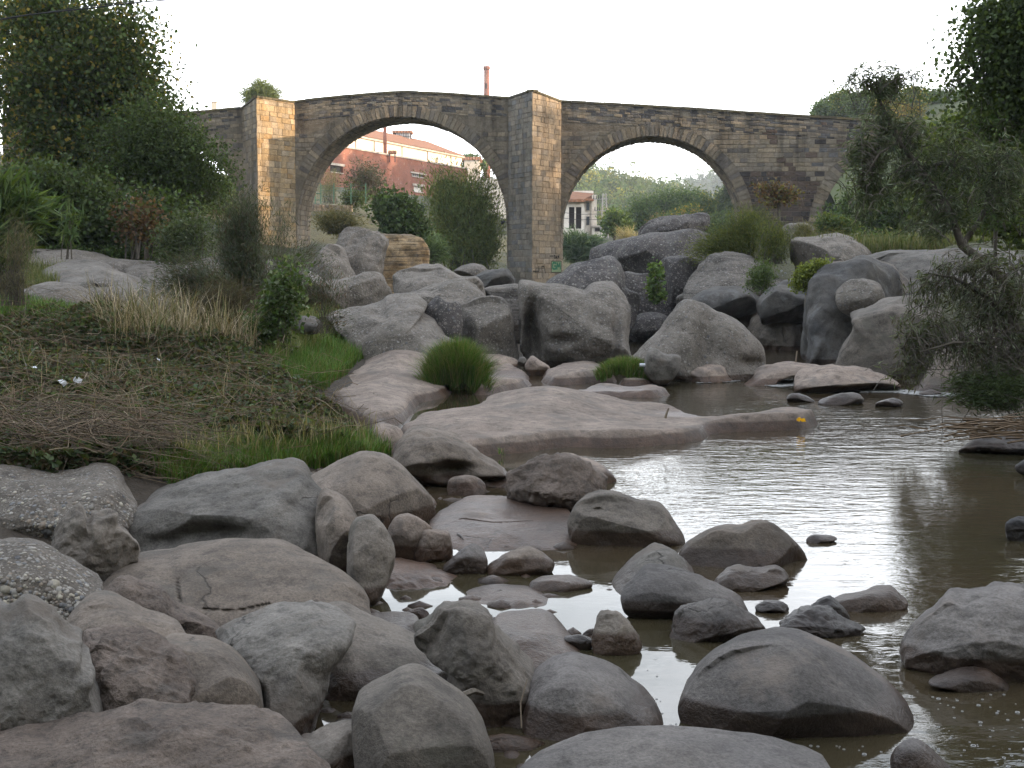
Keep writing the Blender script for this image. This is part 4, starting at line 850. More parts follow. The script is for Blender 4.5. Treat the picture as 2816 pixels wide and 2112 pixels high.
# ------------------------------------------------------------------ factory
def brickm(n, b):
    v = n.map(n.pos, (1, 1, 1)); br = n.new('TexBrick'); br.inputs['Scale'].default_value = 1.0
    s = n.sep(n.pos); cx = n.new('CombineXYZ'); n.L(n.math('ADD', n.math('MULTIPLY', s[0], .38), n.math('MULTIPLY', s[1], .92)), cx.inputs[0]); n.L(s[2], cx.inputs[1])
    n.L(cx.outputs[0], br.inputs['Vector']); br.inputs['Brick Width'].default_value = .3; br.inputs['Row Height'].default_value = .085; br.inputs['Mortar Size'].default_value = .012
    br.inputs['Color1'].default_value = (.225, .058, .036, 1); br.inputs['Color2'].default_value = (.165, .040, .024, 1); br.inputs['Mortar'].default_value = (.26, .19, .14, 1)
    c = n.mix(.5, br.outputs['Color'], n.ramp(n.noise(.7, 5, .7), [(.3, .55), (.7, 1.45)]), 'MULTIPLY')
    c = n.mix(n.ramp(n.noise(3.2, 3, .6), [(.63, 0.0), (.68, .8)]), c, (.34, .28, .23))
    n.L(c, b.inputs['Base Color'])
M_BRICK = mat('red_brick', brickm, .9, .2)
def plasterm(n, b):
    c = n.mix(n.ramp(n.noise(.5, 5, .65), [(.4, 0.0), (.65, 1.0)]), (.74, .66, .54), (.62, .52, .40)); n.L(c, b.inputs['Base Color'])
M_PLAS = mat('cream_plaster', plasterm)
def plaster2(n, b):
    c = n.mix(n.ramp(n.noise(.9, 6, .7), [(.42, 0.0), (.66, 1.0)]), (.76, .71, .64), (.48, .42, .35)); c = n.mix(n.ramp(n.noise(3, 5, .7), [(.62, 0.0), (.7, .6)]), c, (.35, .22, .16)); n.L(c, b.inputs['Base Color'])
M_WHT = mat('peeling_white_plaster', plaster2)
def tilem(n, b):
    s = n.sep(n.pos); wv = n.math('SINE', n.math('MULTIPLY', n.math('ADD', s[1], s[0]), 14)); c = n.mix(n.ramp(n.noise(1.5, 5, .7), [(.35, 0.0), (.65, 1.0)]), (.36, .17, .09), (.24, .13, .085))
    n.L(c, b.inputs['Base Color']); n.bump(wv, .8, .1, b)
M_TILE = mat('roof_tiles', tilem)
M_CONC = mat('concrete', lambda n, b: n.L(n.mix(n.ramp(n.noise(2, 5), [(.4, 0.0), (.6, 1.0)]), (.34, .30, .26), (.46, .42, .37)), b.inputs['Base Color']))
M_GLASS = mat('window_glass', lambda n, b: setattr(b.inputs['Base Color'], 'default_value', (.06, .07, .08, 1)), .15, .6)
M_BLIND = mat('white_blind', lambda n, b: setattr(b.inputs['Base Color'], 'default_value', (.62, .62, .60, 1)))
M_DARKIN = mat('dark_interior', lambda n, b: setattr(b.inputs['Base Color'], 'default_value', (.03, .026, .025, 1)))  # near-black colour stands in for the shade inside openings
FD = Vector((9.7, 24, 0)); FD.normalize(); FNn = Vector((FD.y, -FD.x, 0))       # along the wall, outward (towards the river)
FO = PD(743, 319, 150); ztop = FO.z
def fw(dx, dy, off=0.0, O=FO):
    r = Vector(ray(dx*K, dy*K)); o = Vector((0, 0, CH)); Oo = O+FNn*off; t = FNn.dot(Oo-o)/FNn.dot(r); p = o+r*t; return (p-Oo).dot(FD), p.z
def fwp(s, z, off=0.0, O=FO): p = O+FNn*off+FD*s; return Vector((p.x, p.y, z))
def fbox(m, s0, s1, z0, z1, o0, o1, O=FO, c=None):
    a = fwp(s0, z0, o0, O); m.box(a, FD*(s1-s0), FNn*(o1-o0), UZ*(z1-z0), c)
fac = empty('brick_factory', 'long red brick factory wing with a low flat roof seen through the big arch', 'factory')
sA, sB = -14, fw(1010, 365)[0]
wins = [(fw(889, 374), fw(917.5, 384)), (fw(894, 401), fw(914, 416)), (fw(713, 356), fw(741, 374))]
rects = [(a[0], b[0], b[1], a[1]) for a, b in wins]
m = MB(); z0 = 5.0; cuts = sorted(rects)
cols = [sA]+[v for r in cuts for v in (r[0], r[1])]+[sB]
colset = sorted(set(cols))
for a, b in zip(colset[:-1], colset[1:]):
    mid = (a+b)/2; zz = [z0]; 
    for r in sorted((r for r in rects if r[0] <= mid <= r[1]), key=lambda r: r[2]): zz += [r[2], r[3]]
    zz.append(ztop)
    for k in range(0, len(zz), 2): fbox(m, a, b, zz[k], zz[k+1], -.4, 0)
m.build('brick_wall', M_BRICK, fac)
m = MB(); fbox(m, sA, sB, ztop, ztop+.18, -.5, .15); m.build('parapet_coping', M_CONC, fac)
m = MB(); fbox(m, sA, sB, ztop-.5, ztop-.3, -14, -.45); m.build('flat_roof', M_CONC, fac)
for k, r in enumerate(rects):
    f = MB(); t = .12
    fbox(f, r[0]-.35, r[1]+.35, r[3]+.01, r[3]+(.28 if k else .2), -.1, .08); fo = f.build('window', M_CONC, fac)
    f = MB(); fbox(f, r[0], r[1], r[2]-.1, r[2]-.003, -.2, .1); f.build('sill', M_CONC, fo)
    f = MB(); fbox(f, r[0], r[1], r[2], r[3], -.34, -.3); f.build('pane', (M_GLASS, M_BLIND, M_DARKIN)[k], fo)
    if k == 0:
        f = MB()
        for i in range(1, 6): s = r[0]+(r[1]-r[0])*i/6; fbox(f, s-.03, s+.03, r[2], r[3], -.29, -.22)
        f.build('glazing_bars', M_CONC, fo)
m = MB(); a = fw(876, 434.5); b = fw(935, 441); fbox(m, a[0]-6, b[0]+2, b[1]-.2, b[1]+.1, .01, .9); m.build('concrete_ledge', M_CONC, fac)
m = MB(); a = fw(872, 405); b = fw(872, 436); m.tube([fwp(a[0], b[1], .1), fwp(a[0], a[1], .1)], .05, 6); m.build('drain_pipe', M_DK, fac)
ac = empty('air_conditioner', 'white air conditioner unit hanging below the window on the brick wall', 'air conditioner')
a = fw(901, 422.6); b = fw(914.5, 432); m = MB(); fbox(m, a[0], b[0], b[1], a[1], .03, .4); m.build('case', M_BLIND, ac)
m = MB(); cs = a[0]+(b[0]-a[0])*.38; cz_ = (a[1]+b[1])/2; rr = (a[1]-b[1])*.40
m.add([fwp(cs, cz_, .42)]+[fwp(cs+math.cos(t)*rr, cz_+math.sin(t)*rr, .42) for t in np.linspace(0, 6.283, 17)[:-1]], [(0, 1+i, 1+(i+1) % 16) for i in range(16)]); m.build('fan_grille', M_DK, ac)
# upper cream hall parallel to the brick wing
HO = PD(776, 294, 168); 
hall = empty('factory_hall', 'sunlit cream plastered factory hall with a tiled roof behind the brick wing', 'factory')
sE = 32; ze = HO.z
m = MB(); fbox(m, -8, sE, ze-9, ze-.25, -.4, 0, HO); fbox(m, sE-.4, sE, ze-9, ze, -12, -.4, HO); m.build('plaster_wall', M_PLAS, hall)
m = MB(); fbox(m, -8, sE+.3, ze-.25, ze, -.4, .35, HO); m.build('cornice', M_CONC, hall)
m = MB(); a0 = fwp(-8, ze+.02, .5, HO); b0 = fwp(sE+.4, ze+.02, .5, HO); a1 = fwp(-8, ze+2.5, -6, HO); b1 = fwp(sE+.4, ze+2.5, -6, HO); a2 = fwp(-8, ze+.02, -12.5, HO); b2 = fwp(sE+.4, ze+.02, -12.5, HO)
m.add([a0, b0, b1, a1, a2, b2], [(0, 1, 2, 3), (3, 2, 5, 4), (1, 5, 2), (0, 3, 4), (0, 4, 5, 1)]); m.build('roof', M_TILE, hall)
for s in (-6, -1, 4, 12, 20, 28):
    m = MB(); fbox(m, s-.08, s+.08, ze-9, ze-.3, .02, .14, HO); m.build('downpipe', M_CONC, hall)
# glazed lookout on the roof
lk = empty('rooftop_lantern', 'dark framed glazed rooftop cabin standing above the tiled factory roof', 'rooftop cabin')
c0 = PD(850, 308, 192); c1 = PD(887, 308, 192); lz0 = PD(868, 312, 192).z; lz1 = PD(868, 285, 192).z; W_ = (c1-c0).length; lx = c0.x; ly = 192
m = MB(); m.box((lx, ly, lz0-3), (W_, 0, 0), (0, 2.5, 0), (0, 0, 3.5)); m.build('base', M_TILE, lk)
m = MB(); m.box((lx-.2, ly-.2, lz1-.15), (W_+.4, 0, 0), (0, 2.9, 0), (0, 0, .35)); m.build('roof', M_TILE, lk)
for i in range(2):
    x0 = lx+W_*(.17+.42*i); ww = W_*.38
    m = MB(); m.box((x0, ly+.05, lz0+.55), (ww, 0, 0), (0, .06, 0), (0, 0, lz1-lz0-.75)); pn = m.build('window', M_BLIND, lk)
    m = MB()
    for j in range(1, 4): m.box((x0+ww*j/4-.03, ly-.02, lz0+.55), (.06, 0, 0), (0, .06, 0), (0, 0, lz1-lz0-.75))
    m.box((x0, ly-.03, (lz0+lz1)/2+.2), (ww, 0, 0), (0, .05, 0), (0, 0, .06)); m.build('glazing_bars', M_DK, pn)
m = MB(); m.box((lx, ly+.12, lz0+.5), (W_, 0, 0), (0, 2.3, 0), (0, 0, lz1-lz0-.65)); m.build('wall', M_DARKIN, lk)
# square chimney, tank, small roof vents
ch = empty('square_chimney', 'slim square red brick chimney rising from the factory roof inside the big arch', 'chimney')
p = PD(832, 333, 163); zt_ = PD(832, 240, 163).z; m = MB(); m.cbox(p.x, p.y, p.z-2, .42, .42, zt_-p.z+2); m.build('shaft', M_BRICK, ch)
m = MB(); m.cbox(p.x, p.y, zt_, .6, .6, .25); m.build('cap', M_CONC, ch)
tk = empty('water_tank', 'brown horizontal tank on legs on the factory roof right of the slim chimney', 'tank')
p = PD(838, 329, 160); q = PD(857, 329, 160); m = MB(); m.tube([p, p.lerp(q, .05), p.lerp(q, .95), q], [.1, .24, .24, .1], 12); m.build('drum', M_TILE, tk)
for f in (.2, .8):
    m = MB(); v = p.lerp(q, f); m.cbox(v.x, v.y, v.z-1.2, .1, .3, 1.0); m.build('leg', M_DK, tk)
for k, (dx, dy, lab) in enumerate(((757, 325, 'first small brick vent from the left on the brick wing roof'), (783, 327, 'low square brick vent near the middle of the brick wing roof'), (801, 329, 'wide box vent with a pale lid on the brick wing roof'), (820, 331, 'small vent just left of the slim square chimney'))):
    p = PD(dx, dy, 156+k*2); v = empty('roof_vent', lab, 'vent', 'vents on the brick wing roof'); m = MB(); m.cbox(p.x, p.y, p.z-.9, .5+.15*(k % 2), .5, .95); m.build('shaft', M_BRICK, v); m = MB(); m.cbox(p.x, p.y, p.z+.06, .7, .65, .08); m.build('cap', M_CONC, v)
# tall round chimney
rc = empty('round_chimney', 'tall round brick chimney with a flared top rising above the bridge', 'chimney')
p = PD(1051.5, 300, 240); zt_ = PD(1051, 152, 240).z; m = MB(); m.tube([(p.x, p.y, 5), (p.x, p.y, zt_)], [.75, .5], 20); m.build('shaft', M_BRICK, rc, True)
m = MB(); m.tube([(p.x, p.y, zt_), (p.x, p.y, zt_+.25), (p.x, p.y, zt_+.6), (p.x, p.y, zt_+.75)], [.5, .66, .66, .58], 20); m.build('crown_ring', M_BRICK, rc, True)
m = MB(); m.cbox(p.x-.1, p.y-.62, PD(1051, 192, 240).z, .3, .12, .9); m.build('hole', M_DARKIN, rc)
# small house chimney left
hc = empty('house_chimney', 'short rendered chimney stack showing above the parapet at the left', 'chimney')
p = PD(463, 224, 112); m = MB(); m.cbox(p.x, p.y, p.z-4, .42, .42, 4.1); m.build('stack', M_PLAS, hc); m = MB(); m.cbox(p.x, p.y, p.z+.1, .5, .5, .07); m.build('cap', M_TILE, hc)
# far right end buildings behind the shrub in the big arch
eb = empty('low_red_building', 'low red roofed building just left of the right side of the big arch', 'building')
a, b = PD(1003, 372, 215), PD(1036, 372, 215); m = MB(); m.box((a.x, a.y, 6), (b.x-a.x, 0, 0), (0, 6, 0), (0, 0, PD(1003, 346, 215).z-6)); m.build('wall', M_PLAS, eb)
m = MB(); m.box((a.x-.3, a.y-.3, PD(1003, 346, 215).z+.01), (b.x-a.x+.6, 0, 0), (0, 6.5, 0), (0, 0, .5)); m.build('roof', M_TILE, eb)
wl = empty('ochre_side_wall', 'ochre wall seen through the shrubs at the right side of the big arch', 'wall')
a, b = PD(1030, 430, 140), PD(1095, 430, 140); m = MB(); m.box((a.x, a.y, 3), (b.x-a.x+1, 0, 0), (0, 1, 0), (0, 0, PD(1030, 385, 140).z-3)); m.build('wall', M_PLAS, wl)
# rubble terrace wall and fence
rw = empty('terrace_wall', 'low rubble terrace wall below the green fence behind the big arch', 'wall')
a, b = PD(668, 444, 80), PD(760, 446, 80)
n_ = 26
for i in range(n_):
    for j in range(2):
        f = i/n_; m = MB(); o = a.lerp(b, f); m.box(o+Vector((random.uniform(0, .02), random.uniform(-.04, .04), -.32+j*.2)), ((b.x-a.x)/n_*.92, 0, 0), (0, .4, 0), (0, 0, .18), pick(P_TAN)); m.build('stone', M_STONE, rw)
M_GRN = mat('green_paint', lambda n, b: setattr(b.inputs['Base Color'], 'default_value', (.05, .13, .09, 1)), .5)
fe = empty('wire_fence', 'thin green post fence standing on the terrace behind the big arch', 'fence')
for dx in (681, 693, 721, 758, 790):
    p = PD(dx, 440, 81); q = PD(dx, 396, 81); m = MB(); m.tube([p, q], .03, 5); m.build('post', M_GRN, fe)
for dy in (397, 418, 432):
    m = MB(); m.tube([PD(681, dy, 81), PD(693, dy, 81)], .025, 5); m.build('rail', M_GRN, fe)
for dy in (400, 412, 424, 436):
    m = MB(); m.tube([PD(693, dy, 81), PD(790, dy, 81)], .008, 4); m.build('wire', M_GRN, fe)

# ------------------------------------------------------------------ ruined white building seen through the second arch
rb = empty('ruined_building', 'ruined white plastered building with open dark bays seen through the right hand arch', 'building')
D0 = 120.0
def bp(dx, dy, D=D0): return PD(dx, dy, D)
def wall(m, dx0, dx1, y0, y1, D, th=.4, slope=0):
    a = bp(dx0, y1, D); b = bp(dx1, y1, D+slope); ta = bp(dx0, y0, D).z; m.add([(a.x, D, a.z), (b.x, D+slope, a.z), (b.x, D+slope+th, a.z), (a.x, D+th, a.z), (a.x, D, ta), (b.x, D+slope, ta), (b.x, D+slope+th, ta), (a.x, D+th, ta)],
        [(0, 3, 2, 1), (4, 5, 6, 7), (0, 1, 5, 4), (1, 2, 6, 5), (2, 3, 7, 6), (3, 0, 4, 7)])
m = MB()
wall(m, 1190, 1221, 440, 520, D0); wall(m, 1221, 1229, 446, 505, D0); wall(m, 1241, 1244, 446, 505, D0); wall(m, 1256, 1262, 446, 505, D0); wall(m, 1221, 1262, 436, 447, D0-.003)
wall(m, 1221, 1262, 494, 520, D0-.003); wall(m, 1262, 1279, 434, 520, D0+1.2); wall(m, 1279, 1289, 421, 520, D0+1.4)
m.build('wall', M_WHT, rb)
m = MB(); wall(m, 1240, 1282, 412, 424, D0+5); m.build('upper_wall', M_WHT, rb)
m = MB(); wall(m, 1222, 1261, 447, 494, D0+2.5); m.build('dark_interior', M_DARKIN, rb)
for x0, x1, y0, y1 in ((1266, 1274, 437, 455), (1266, 1274, 467, 487)):
    m = MB(); wall(m, x0, x1, y0, y1, D0+1.1, .08); f = m.build('window', M_CONC, rb); m = MB(); wall(m, x0+1, x1-1, y0+1, y1-1, D0+1.05, .04); m.build('pane', M_GLASS, f)
m = MB(); wall(m, 1188, 1264, 431, 436, D0-.6, 3.5); m.build('roof', M_TILE, rb)
m = MB(); wall(m, 1262, 1283, 429, 433.5, D0+.4, 3); m.build('roof', M_TILE, rb)
m = MB(); a = bp(1215, 430, D0+1); b = bp(1262, 430, D0+1); c_ = bp(1225, 413, D0+5); d_ = bp(1285, 418, D0+5); m.add([a, b, d_, c_], [(0, 1, 2, 3)]); m.add([a-UZ*.3, b-UZ*.3, d_-UZ*.3, c_-UZ*.3], [(3, 2, 1, 0)]); m.add([a, b, b-UZ*.3, a-UZ*.3], [(3, 2, 1, 0)]); m.build('upper_roof', M_TILE, rb)
m = MB(); m.tube([bp(1277, 436, D0+1), bp(1277, 510, D0+1)], .09, 6); m.build('downpipe', M_CONC, rb)
sh = empty('small_shed', 'small white shed with a lean-to roof at the foot of the lattice mast', 'shed')
m = MB(); wall(m, 1281, 1305, 491, 512, D0-1, 2); m.build('wall', M_WHT, sh); m = MB(); wall(m, 1279, 1307, 487, 491, D0-1.3, 2.6); m.build('roof', M_CONC, sh); m = MB(); wall(m, 1285, 1302, 493, 500, D0-1.05, .04); m.build('window', M_DARKIN, sh)
# lattice mast
py = empty('lattice_mast', 'grey lattice electricity mast with insulators beside the ruined white building', 'mast')
pb, ptp = bp(1305, 515, 112), bp(1305, 418, 112); hw = .26
cor = [(-hw, -hw), (hw, -hw), (hw, hw), (-hw, hw)]
for cx, cy in cor:
    m = MB(); m.tube([(pb.x+cx*1.3, pb.y+cy*1.3, pb.z), (pb.x+cx*.5, pb.y+cy*.5, ptp.z)], .035, 4); m.build('leg', M_MET, py)
nb = 14
for s_ in range(4):
    m = MB(); c0, c1 = cor[s_], cor[(s_+1) % 4]
    for i in range(nb):
        f0, f1 = i/nb, (i+1)/nb; k0, k1 = 1.3-.8*f0, 1.3-.8*f1; za, zb2 = pb.z+(ptp.z-pb.z)*f0, pb.z+(ptp.z-pb.z)*f1
        a, b = (c0, c1) if i % 2 else (c1, c0); m.tube([(pb.x+a[0]*k0, pb.y+a[1]*k0, za), (pb.x+b[0]*k1, pb.y+b[1]*k1, zb2)], .02, 4)
    m.build('bracing', M_MET, py)
for dy, hwid in ((430, .9), (455, .8)):
    z = bp(1305, dy, 112).z; m = MB(); m.tube([(pb.x-hwid, pb.y, z), (pb.x+hwid*.3, pb.y, z)], .04, 4); arm = m.build('cross_arm', M_MET, py)
    for k in range(4):
        m = MB(); x = pb.x-hwid+k*.2; m.tube([(x, pb.y, z), (x, pb.y, z+.32)], [.05, .03], 5); m.build('insulator', M_DK, arm)
for i, dy in enumerate((462, 474)):
    wr = MB(); wr.tube([bp(1190, dy-6, 117), bp(1250, dy+1, 114), bp(1304, dy, 112)], .02, 4)
    tag(wr.build('power_line', M_DK), ('upper', 'lower')[i]+' thin power line running from the lattice mast past the ruined building', 'cable')
# cable top left
for k, (pts, lab) in enumerate((([(-30, 46), (60, 32), (180, 19), (300, 5), (395, -3)], 'thicker black cable crossing the trees in the top left corner'), ([(-30, 50), (60, 33), (170, 15), (260, 6), (330, -4)], 'thinner black wire twisted beside the cable in the top left corner'))):
    m = MB(); m.tube([PD(x, y, 20+i*.6) for i, (x, y) in enumerate(pts)], (.011, .006)[k], 5); tag(m.build('overhead_cable', M_DK), lab, 'cable')
# ------------------------------------------------------------------ hills
def woodm(n, b):
    c = n.mix(n.ramp(n.noise(.05, 5, .6), [(.35, 0.0), (.65, 1.0)]), (.05, .065, .025), (.09, .10, .035)); n.L(c, b.inputs['Base Color'])
M_HILL = mat('wooded_slope', woodm)
def hill(name, ridge, D, depth, base=-5, nx=60, ny=24, rough=2.0, seed=1, kind='structure'):
    """ridge: list of (dx, dy) skyline pixels at distance D"""
    r = np.array([tuple(PD(a, b, D)) for a, b in ridge]); xs = np.linspace(r[0, 0], r[-1, 0], nx); zs = np.interp(xs, r[:, 0], r[:, 2])
    V = []
    for j in range(ny):
        t = j/(ny-1); y = D-depth+2*depth*t; k = math.cos((t-.5)*math.pi)
        z = base+(zs-base)*k**.8
        V.append(np.stack([xs, np.full(nx, y), z+fbm(np.stack([xs/rough/6, np.full(nx, y/rough/6), xs*0], 1), 3, seed)*rough*k], 1))
    V = np.vstack(V); i = np.arange(nx*ny).reshape(ny, nx)
    F = np.stack([i[:-1, :-1], i[:-1, 1:], i[1:, 1:], i[1:, :-1]], -1).reshape(-1, 4)
    o = mesh(name, V, F, M_HILL, smooth=True); o['kind'] = kind; return V, xs, zs
def leafm(name, trans=.35, rough=.6):
    m = bpy.data.materials.new(name); m.use_nodes = True; t = m.node_tree; n = N(t); b = t.nodes['Principled BSDF']
    b.inputs['Roughness'].default_value = rough; b.inputs['Specular IOR Level'].default_value = .25
    c = n.mix(1.0, n.attr(), (1.32, 1.30, 1.25), 'MULTIPLY'); n.L(c, b.inputs['Base Color']); tr = n.new('BsdfTranslucent'); n.L(n.mix(1.0, c, (1.5, 1.4, .6), 'MULTIPLY'), tr.inputs[0])
    mx = n.new('MixShader'); mx.inputs[0].default_value = trans; n.L(b.outputs[0], mx.inputs[1]); n.L(tr.outputs[0], mx.inputs[2]); n.L(mx.outputs[0], t.nodes['Material Output'].inputs[0]); return m
M_LEAF = leafm('leaves'); M_GRASS = leafm('grass_blades', .25); M_DRY = leafm('dry_stems', .15, .8)
def barkf(n, b):
    c = n.mix(n.ramp(n.noise(6, 5, .7, vec=n.map(n.pos, (3, 3, .7))), [(.35, 0.0), (.65, 1.0)]), (.07, .058, .045), (.15, .13, .105)); n.L(c, b.inputs['Base Color']); n.bump(n.noise(20, 4), .6, .03, b)
M_BARK = mat('bark', barkf)
def leaves(name, p, L, W, pal, rg, parent=None, axis=None, flat=.5, mt=None, jit=.35, spread=.9, shade=None):
    """p (n,3) positions; diamond leaves of length L width W"""
    n = len(p); a = rg.normal(size=(n, 3))
    if axis is not None: a = axis+a*spread*.5
    a /= np.linalg.norm(a, axis=1)[:, None]+1e-9
    u = rg.normal(size=(n, 3)); u[:, 2] += flat; b = np.cross(a, u); b /= np.linalg.norm(b, axis=1)[:, None]+1e-9
    s = rg.uniform(.6, 1.25, (n, 1)); l = a*L*s*.5; w_ = b*W*s*.5
    V = np.stack([p-l, p+w_-l*.15, p+l, p-w_-l*.15], 1).reshape(-1, 3)
    pal = np.array(pal); c = pal[rg.integers(0, len(pal), n)]*rg.uniform(1-jit, 1+jit, (n, 1))
    return mesh(name, V, np.arange(4*n).reshape(n, 4), mt or M_LEAF, parent, col=np.repeat(c, 4, 0))
def strands(name, paths, rad, mt, parent=None, col=None, taper=.2):
    """paths (n,m,3) -> three sided tubes"""
    paths = np.asarray(paths, float); n, m, _ = paths.shape
    d = np.gradient(paths, axis=1); d /= np.linalg.norm(d, axis=2, keepdims=True)+1e-9
    up = np.array([.31, .17, .93]); a = np.cross(d, up); a /= np.linalg.norm(a, axis=2, keepdims=True)+1e-9; b = np.cross(d, a)
    rad = np.asarray(rad, float).reshape(-1, 1, 1)*np.linspace(1, taper, m).reshape(1, m, 1)
    V = np.stack([paths+(a*math.cos(t)+b*math.sin(t))*rad for t in (0, 2.094, 4.189)], 2).reshape(-1, 3)
    i = np.arange(n)[:, None, None]*m*3+np.arange(m-1)[None, :, None]*3+np.arange(3)[None, None, :]
    j = np.arange(n)[:, None, None]*m*3+np.arange(m-1)[None, :, None]*3+(np.arange(3)[None, None, :]+1) % 3
    F = np.stack([i, j, j+3, i+3], -1).reshape(-1, 4)
    c = None if col is None else np.repeat(np.broadcast_to(np.asarray(col, float), (n, 3)), m*3, 0)
    return mesh(name, V, F, mt, parent, col=c)
def blades(name, base, h, w, lean, pal, rg, parent=None, mt=None, curl=.5, up=None):
    n = len(base); h = np.broadcast_to(h, (n,))*rg.uniform(.55, 1.2, n); th = rg.uniform(0, 2*math.pi, n)
    ln = rg.uniform(.1, 1, n)*lean; dirh = np.stack([np.cos(th), np.sin(th), np.zeros(n)], 1)
    if up is not None: dirh = dirh*.6+up
    sd = np.stack([-np.sin(th), np.cos(th), np.zeros(n)], 1)*w*.5
    z = np.array([0, 0, 1.])
    p0 = base; p1 = base+dirh*(h*ln*.35)[:, None]+z*(h*.6)[:, None]; p2 = base+dirh*(h*ln)[:, None]+z*(h*(1-curl*ln*.5))[:, None]
    V = np.stack([p0-sd, p0+sd, p1+sd*.8, p1-sd*.8, p2+sd*.12, p2-sd*.12], 1).reshape(-1, 3); k = np.arange(n)[:, None]*6
    F = np.concatenate([k+np.array([0, 1, 2, 3]), k+np.array([3, 2, 4, 5])], 0)
    pal = np.array(pal); c = pal[rg.integers(0, len(pal), n)]*rg.uniform(.65, 1.3, (n, 1))
    return mesh(name, V, F, mt or M_GRASS, parent, col=np.repeat(c, 6, 0))
def inblobs(blobs, D, n, rg, shell=.0, dep=.8):
    ar = np.array([b[2]*b[3] for b in blobs], float); ch = rg.choice(len(blobs), n, p=ar/ar.sum()); out = np.empty((n, 3))
    v = rg.normal(size=(n, 3)); v /= np.linalg.norm(v, axis=1)[:, None]; r = rg.uniform(shell, 1, n)**(1/2.2)
    for i, b in enumerate(blobs):
        k = ch == i; c = PD(b[0], b[1], D); s = D*K/FP
        out[k] = np.array(c)+v[k]*r[k][:, None]*np.array([b[2]*s, (b[2]+b[3])*.5*s*dep, b[3]*s])
    return out
def plant(name, label, cat, blobs, D, n, L, W, pal, base=None, nst=30, sig=.25, rad=.02, shell=.0, seed=0, trunk=None, group=None, follow=False, along=.35,
          dep=.8, arch=.35, crown='crown', stem='branches', mt=None, droop=0, flat=.5, smat=None, trad=.12, perc=None, jit=.35, tw=0):
    rg = np.random.default_rng(seed+int(abs(blobs[0][0]*7+blobs[0][1])))
    root_xyz = None
    if trunk is not None:
        tp = [Vector(PD(*q)) if len(q) == 3 else Vector(PD(q[0], q[1], D)) for q in trunk]; b0 = tp[0]
    else:
        bx, by = base if base else (blobs[0][0], max(b[1]+b[3] for b in blobs)); b0 = PD(bx, by, D); tp = [b0]
    o = empty(name, label, cat, group)
    if trunk is not None:
        m = MB(); m.tube(tp, list(np.linspace(trad, trad*.35, len(tp))), 8); m.build('trunk', smat or M_BARK, o, True)
    tips = inblobs(blobs, D, nst, rg, shell, dep)
    m_ = 9; t = np.linspace(0, 1, m_)[None, :, None]
    if trunk is not None:
        TP = np.array([tuple(q) for q in tp]); ku = rg.uniform(.35, 1, nst)*(len(TP)-1); k0 = np.floor(ku).astype(int).clip(0, len(TP)-2); st_ = TP[k0]+(TP[k0+1]-TP[k0])*(ku-k0)[:, None]
    else: st_ = np.array(tuple(b0))+rg.normal(size=(nst, 3))*np.array([1, 1, 0])*sig*.8
    hgt = np.linalg.norm(tips-st_, axis=1)[:, None]; ctl_ = st_+(tips-st_)*.35+np.array([0, 0, 1])*hgt*arch
    pth = (1-t)**2*st_[:, None]+2*t*(1-t)*ctl_[:, None]+t*t*tips[:, None]
    pth = pth+rg.normal(size=pth.shape)*sig*.10*t
    strands(stem, pth, rad, smat or M_BARK, o)
    k = rg.integers(0, nst, n); tt = along+(1-along)*rg.uniform(0, 1, n)**.8; f = tt*(m_-1); i = np.floor(f).astype(int).clip(0, m_-2)
    p = pth[k, i]+(pth[k, i+1]-pth[k, i])*(f-i)[:, None]
    clus = fbm(p*(1.0/(sig*2.2+.01))+seed, 2, 3)
    p = p+np.clip(rg.normal(size=(n, 3)), -1.7, 1.7)*sig*np.array([1, 1, .8])
    keep = clus > -.42; p = p[keep]; k = k[keep]; i = i[keep]
    ax = None
    if follow:
        ax = pth[k, i+1]-pth[k, i]; ax /= np.linalg.norm(ax, axis=1)[:, None]+1e-9; ax[:, 2] -= droop
    leaves(crown, p, L, W, pal, rg, o, ax, flat, mt, jit)
    return o
GD = [(.040,.062,.020), (.050,.075,.024), (.034,.050,.020), (.062,.085,.028)]
GM = [(.055,.095,.030), (.070,.11,.034), (.045,.080,.028), (.085,.12,.035)]
GY = [(.16,.16,.030), (.26,.21,.035), (.12,.13,.03), (.30,.20,.04), (.09,.10,.03)]
GG = [(.060,.078,.045), (.075,.095,.055), (.050,.068,.040), (.09,.105,.065)]
BR = [(.10,.06,.035), (.13,.08,.04), (.08,.05,.03), (.07,.075,.03)]
# ---- left bank trees
plant('plane_tree', 'big dark green plane tree towering over the left bank with its trunk behind the shrubs', 'tree', [(70,130,170,150),(230,110,110,115),(290,240,80,85),(120,310,150,110),(325,70,32,45),(330,150,55,65),(345,220,52,60),(40,10,130,60),(180,15,115,50),(350,270,30,60),(120,380,140,80),(260,330,80,70),(-10,270,80,110),(370,320,58,60)], 35, 48000, .13, .10, GD+GD+GM[:2]+[(.10,.105,.025),(.17,.14,.03)],  # yellow tones put sunlit patches into the leaf colour
      trunk=[(216,560),(213,470),(208,380),(214,300),(205,180),(190,60)], nst=170, sig=.42, rad=.035, shell=.3, trad=.2, seed=1)
plant('plane_tree', 'yellowing plane tree standing behind the dark one, its sunlit leaves glowing through the gaps', 'tree', [(60,90,170,150),(230,150,120,130),(330,190,52,90),(345,330,48,70),(150,300,150,110)], 44, 34000, .15, .12, GY+GD[:1],  # yellow palette paints the sunlit glow into the leaves
      trunk=[(115,550),(128,440),(150,330),(140,200),(120,80)], nst=150, sig=.5, rad=.04, shell=.2, trad=.2, seed=2)
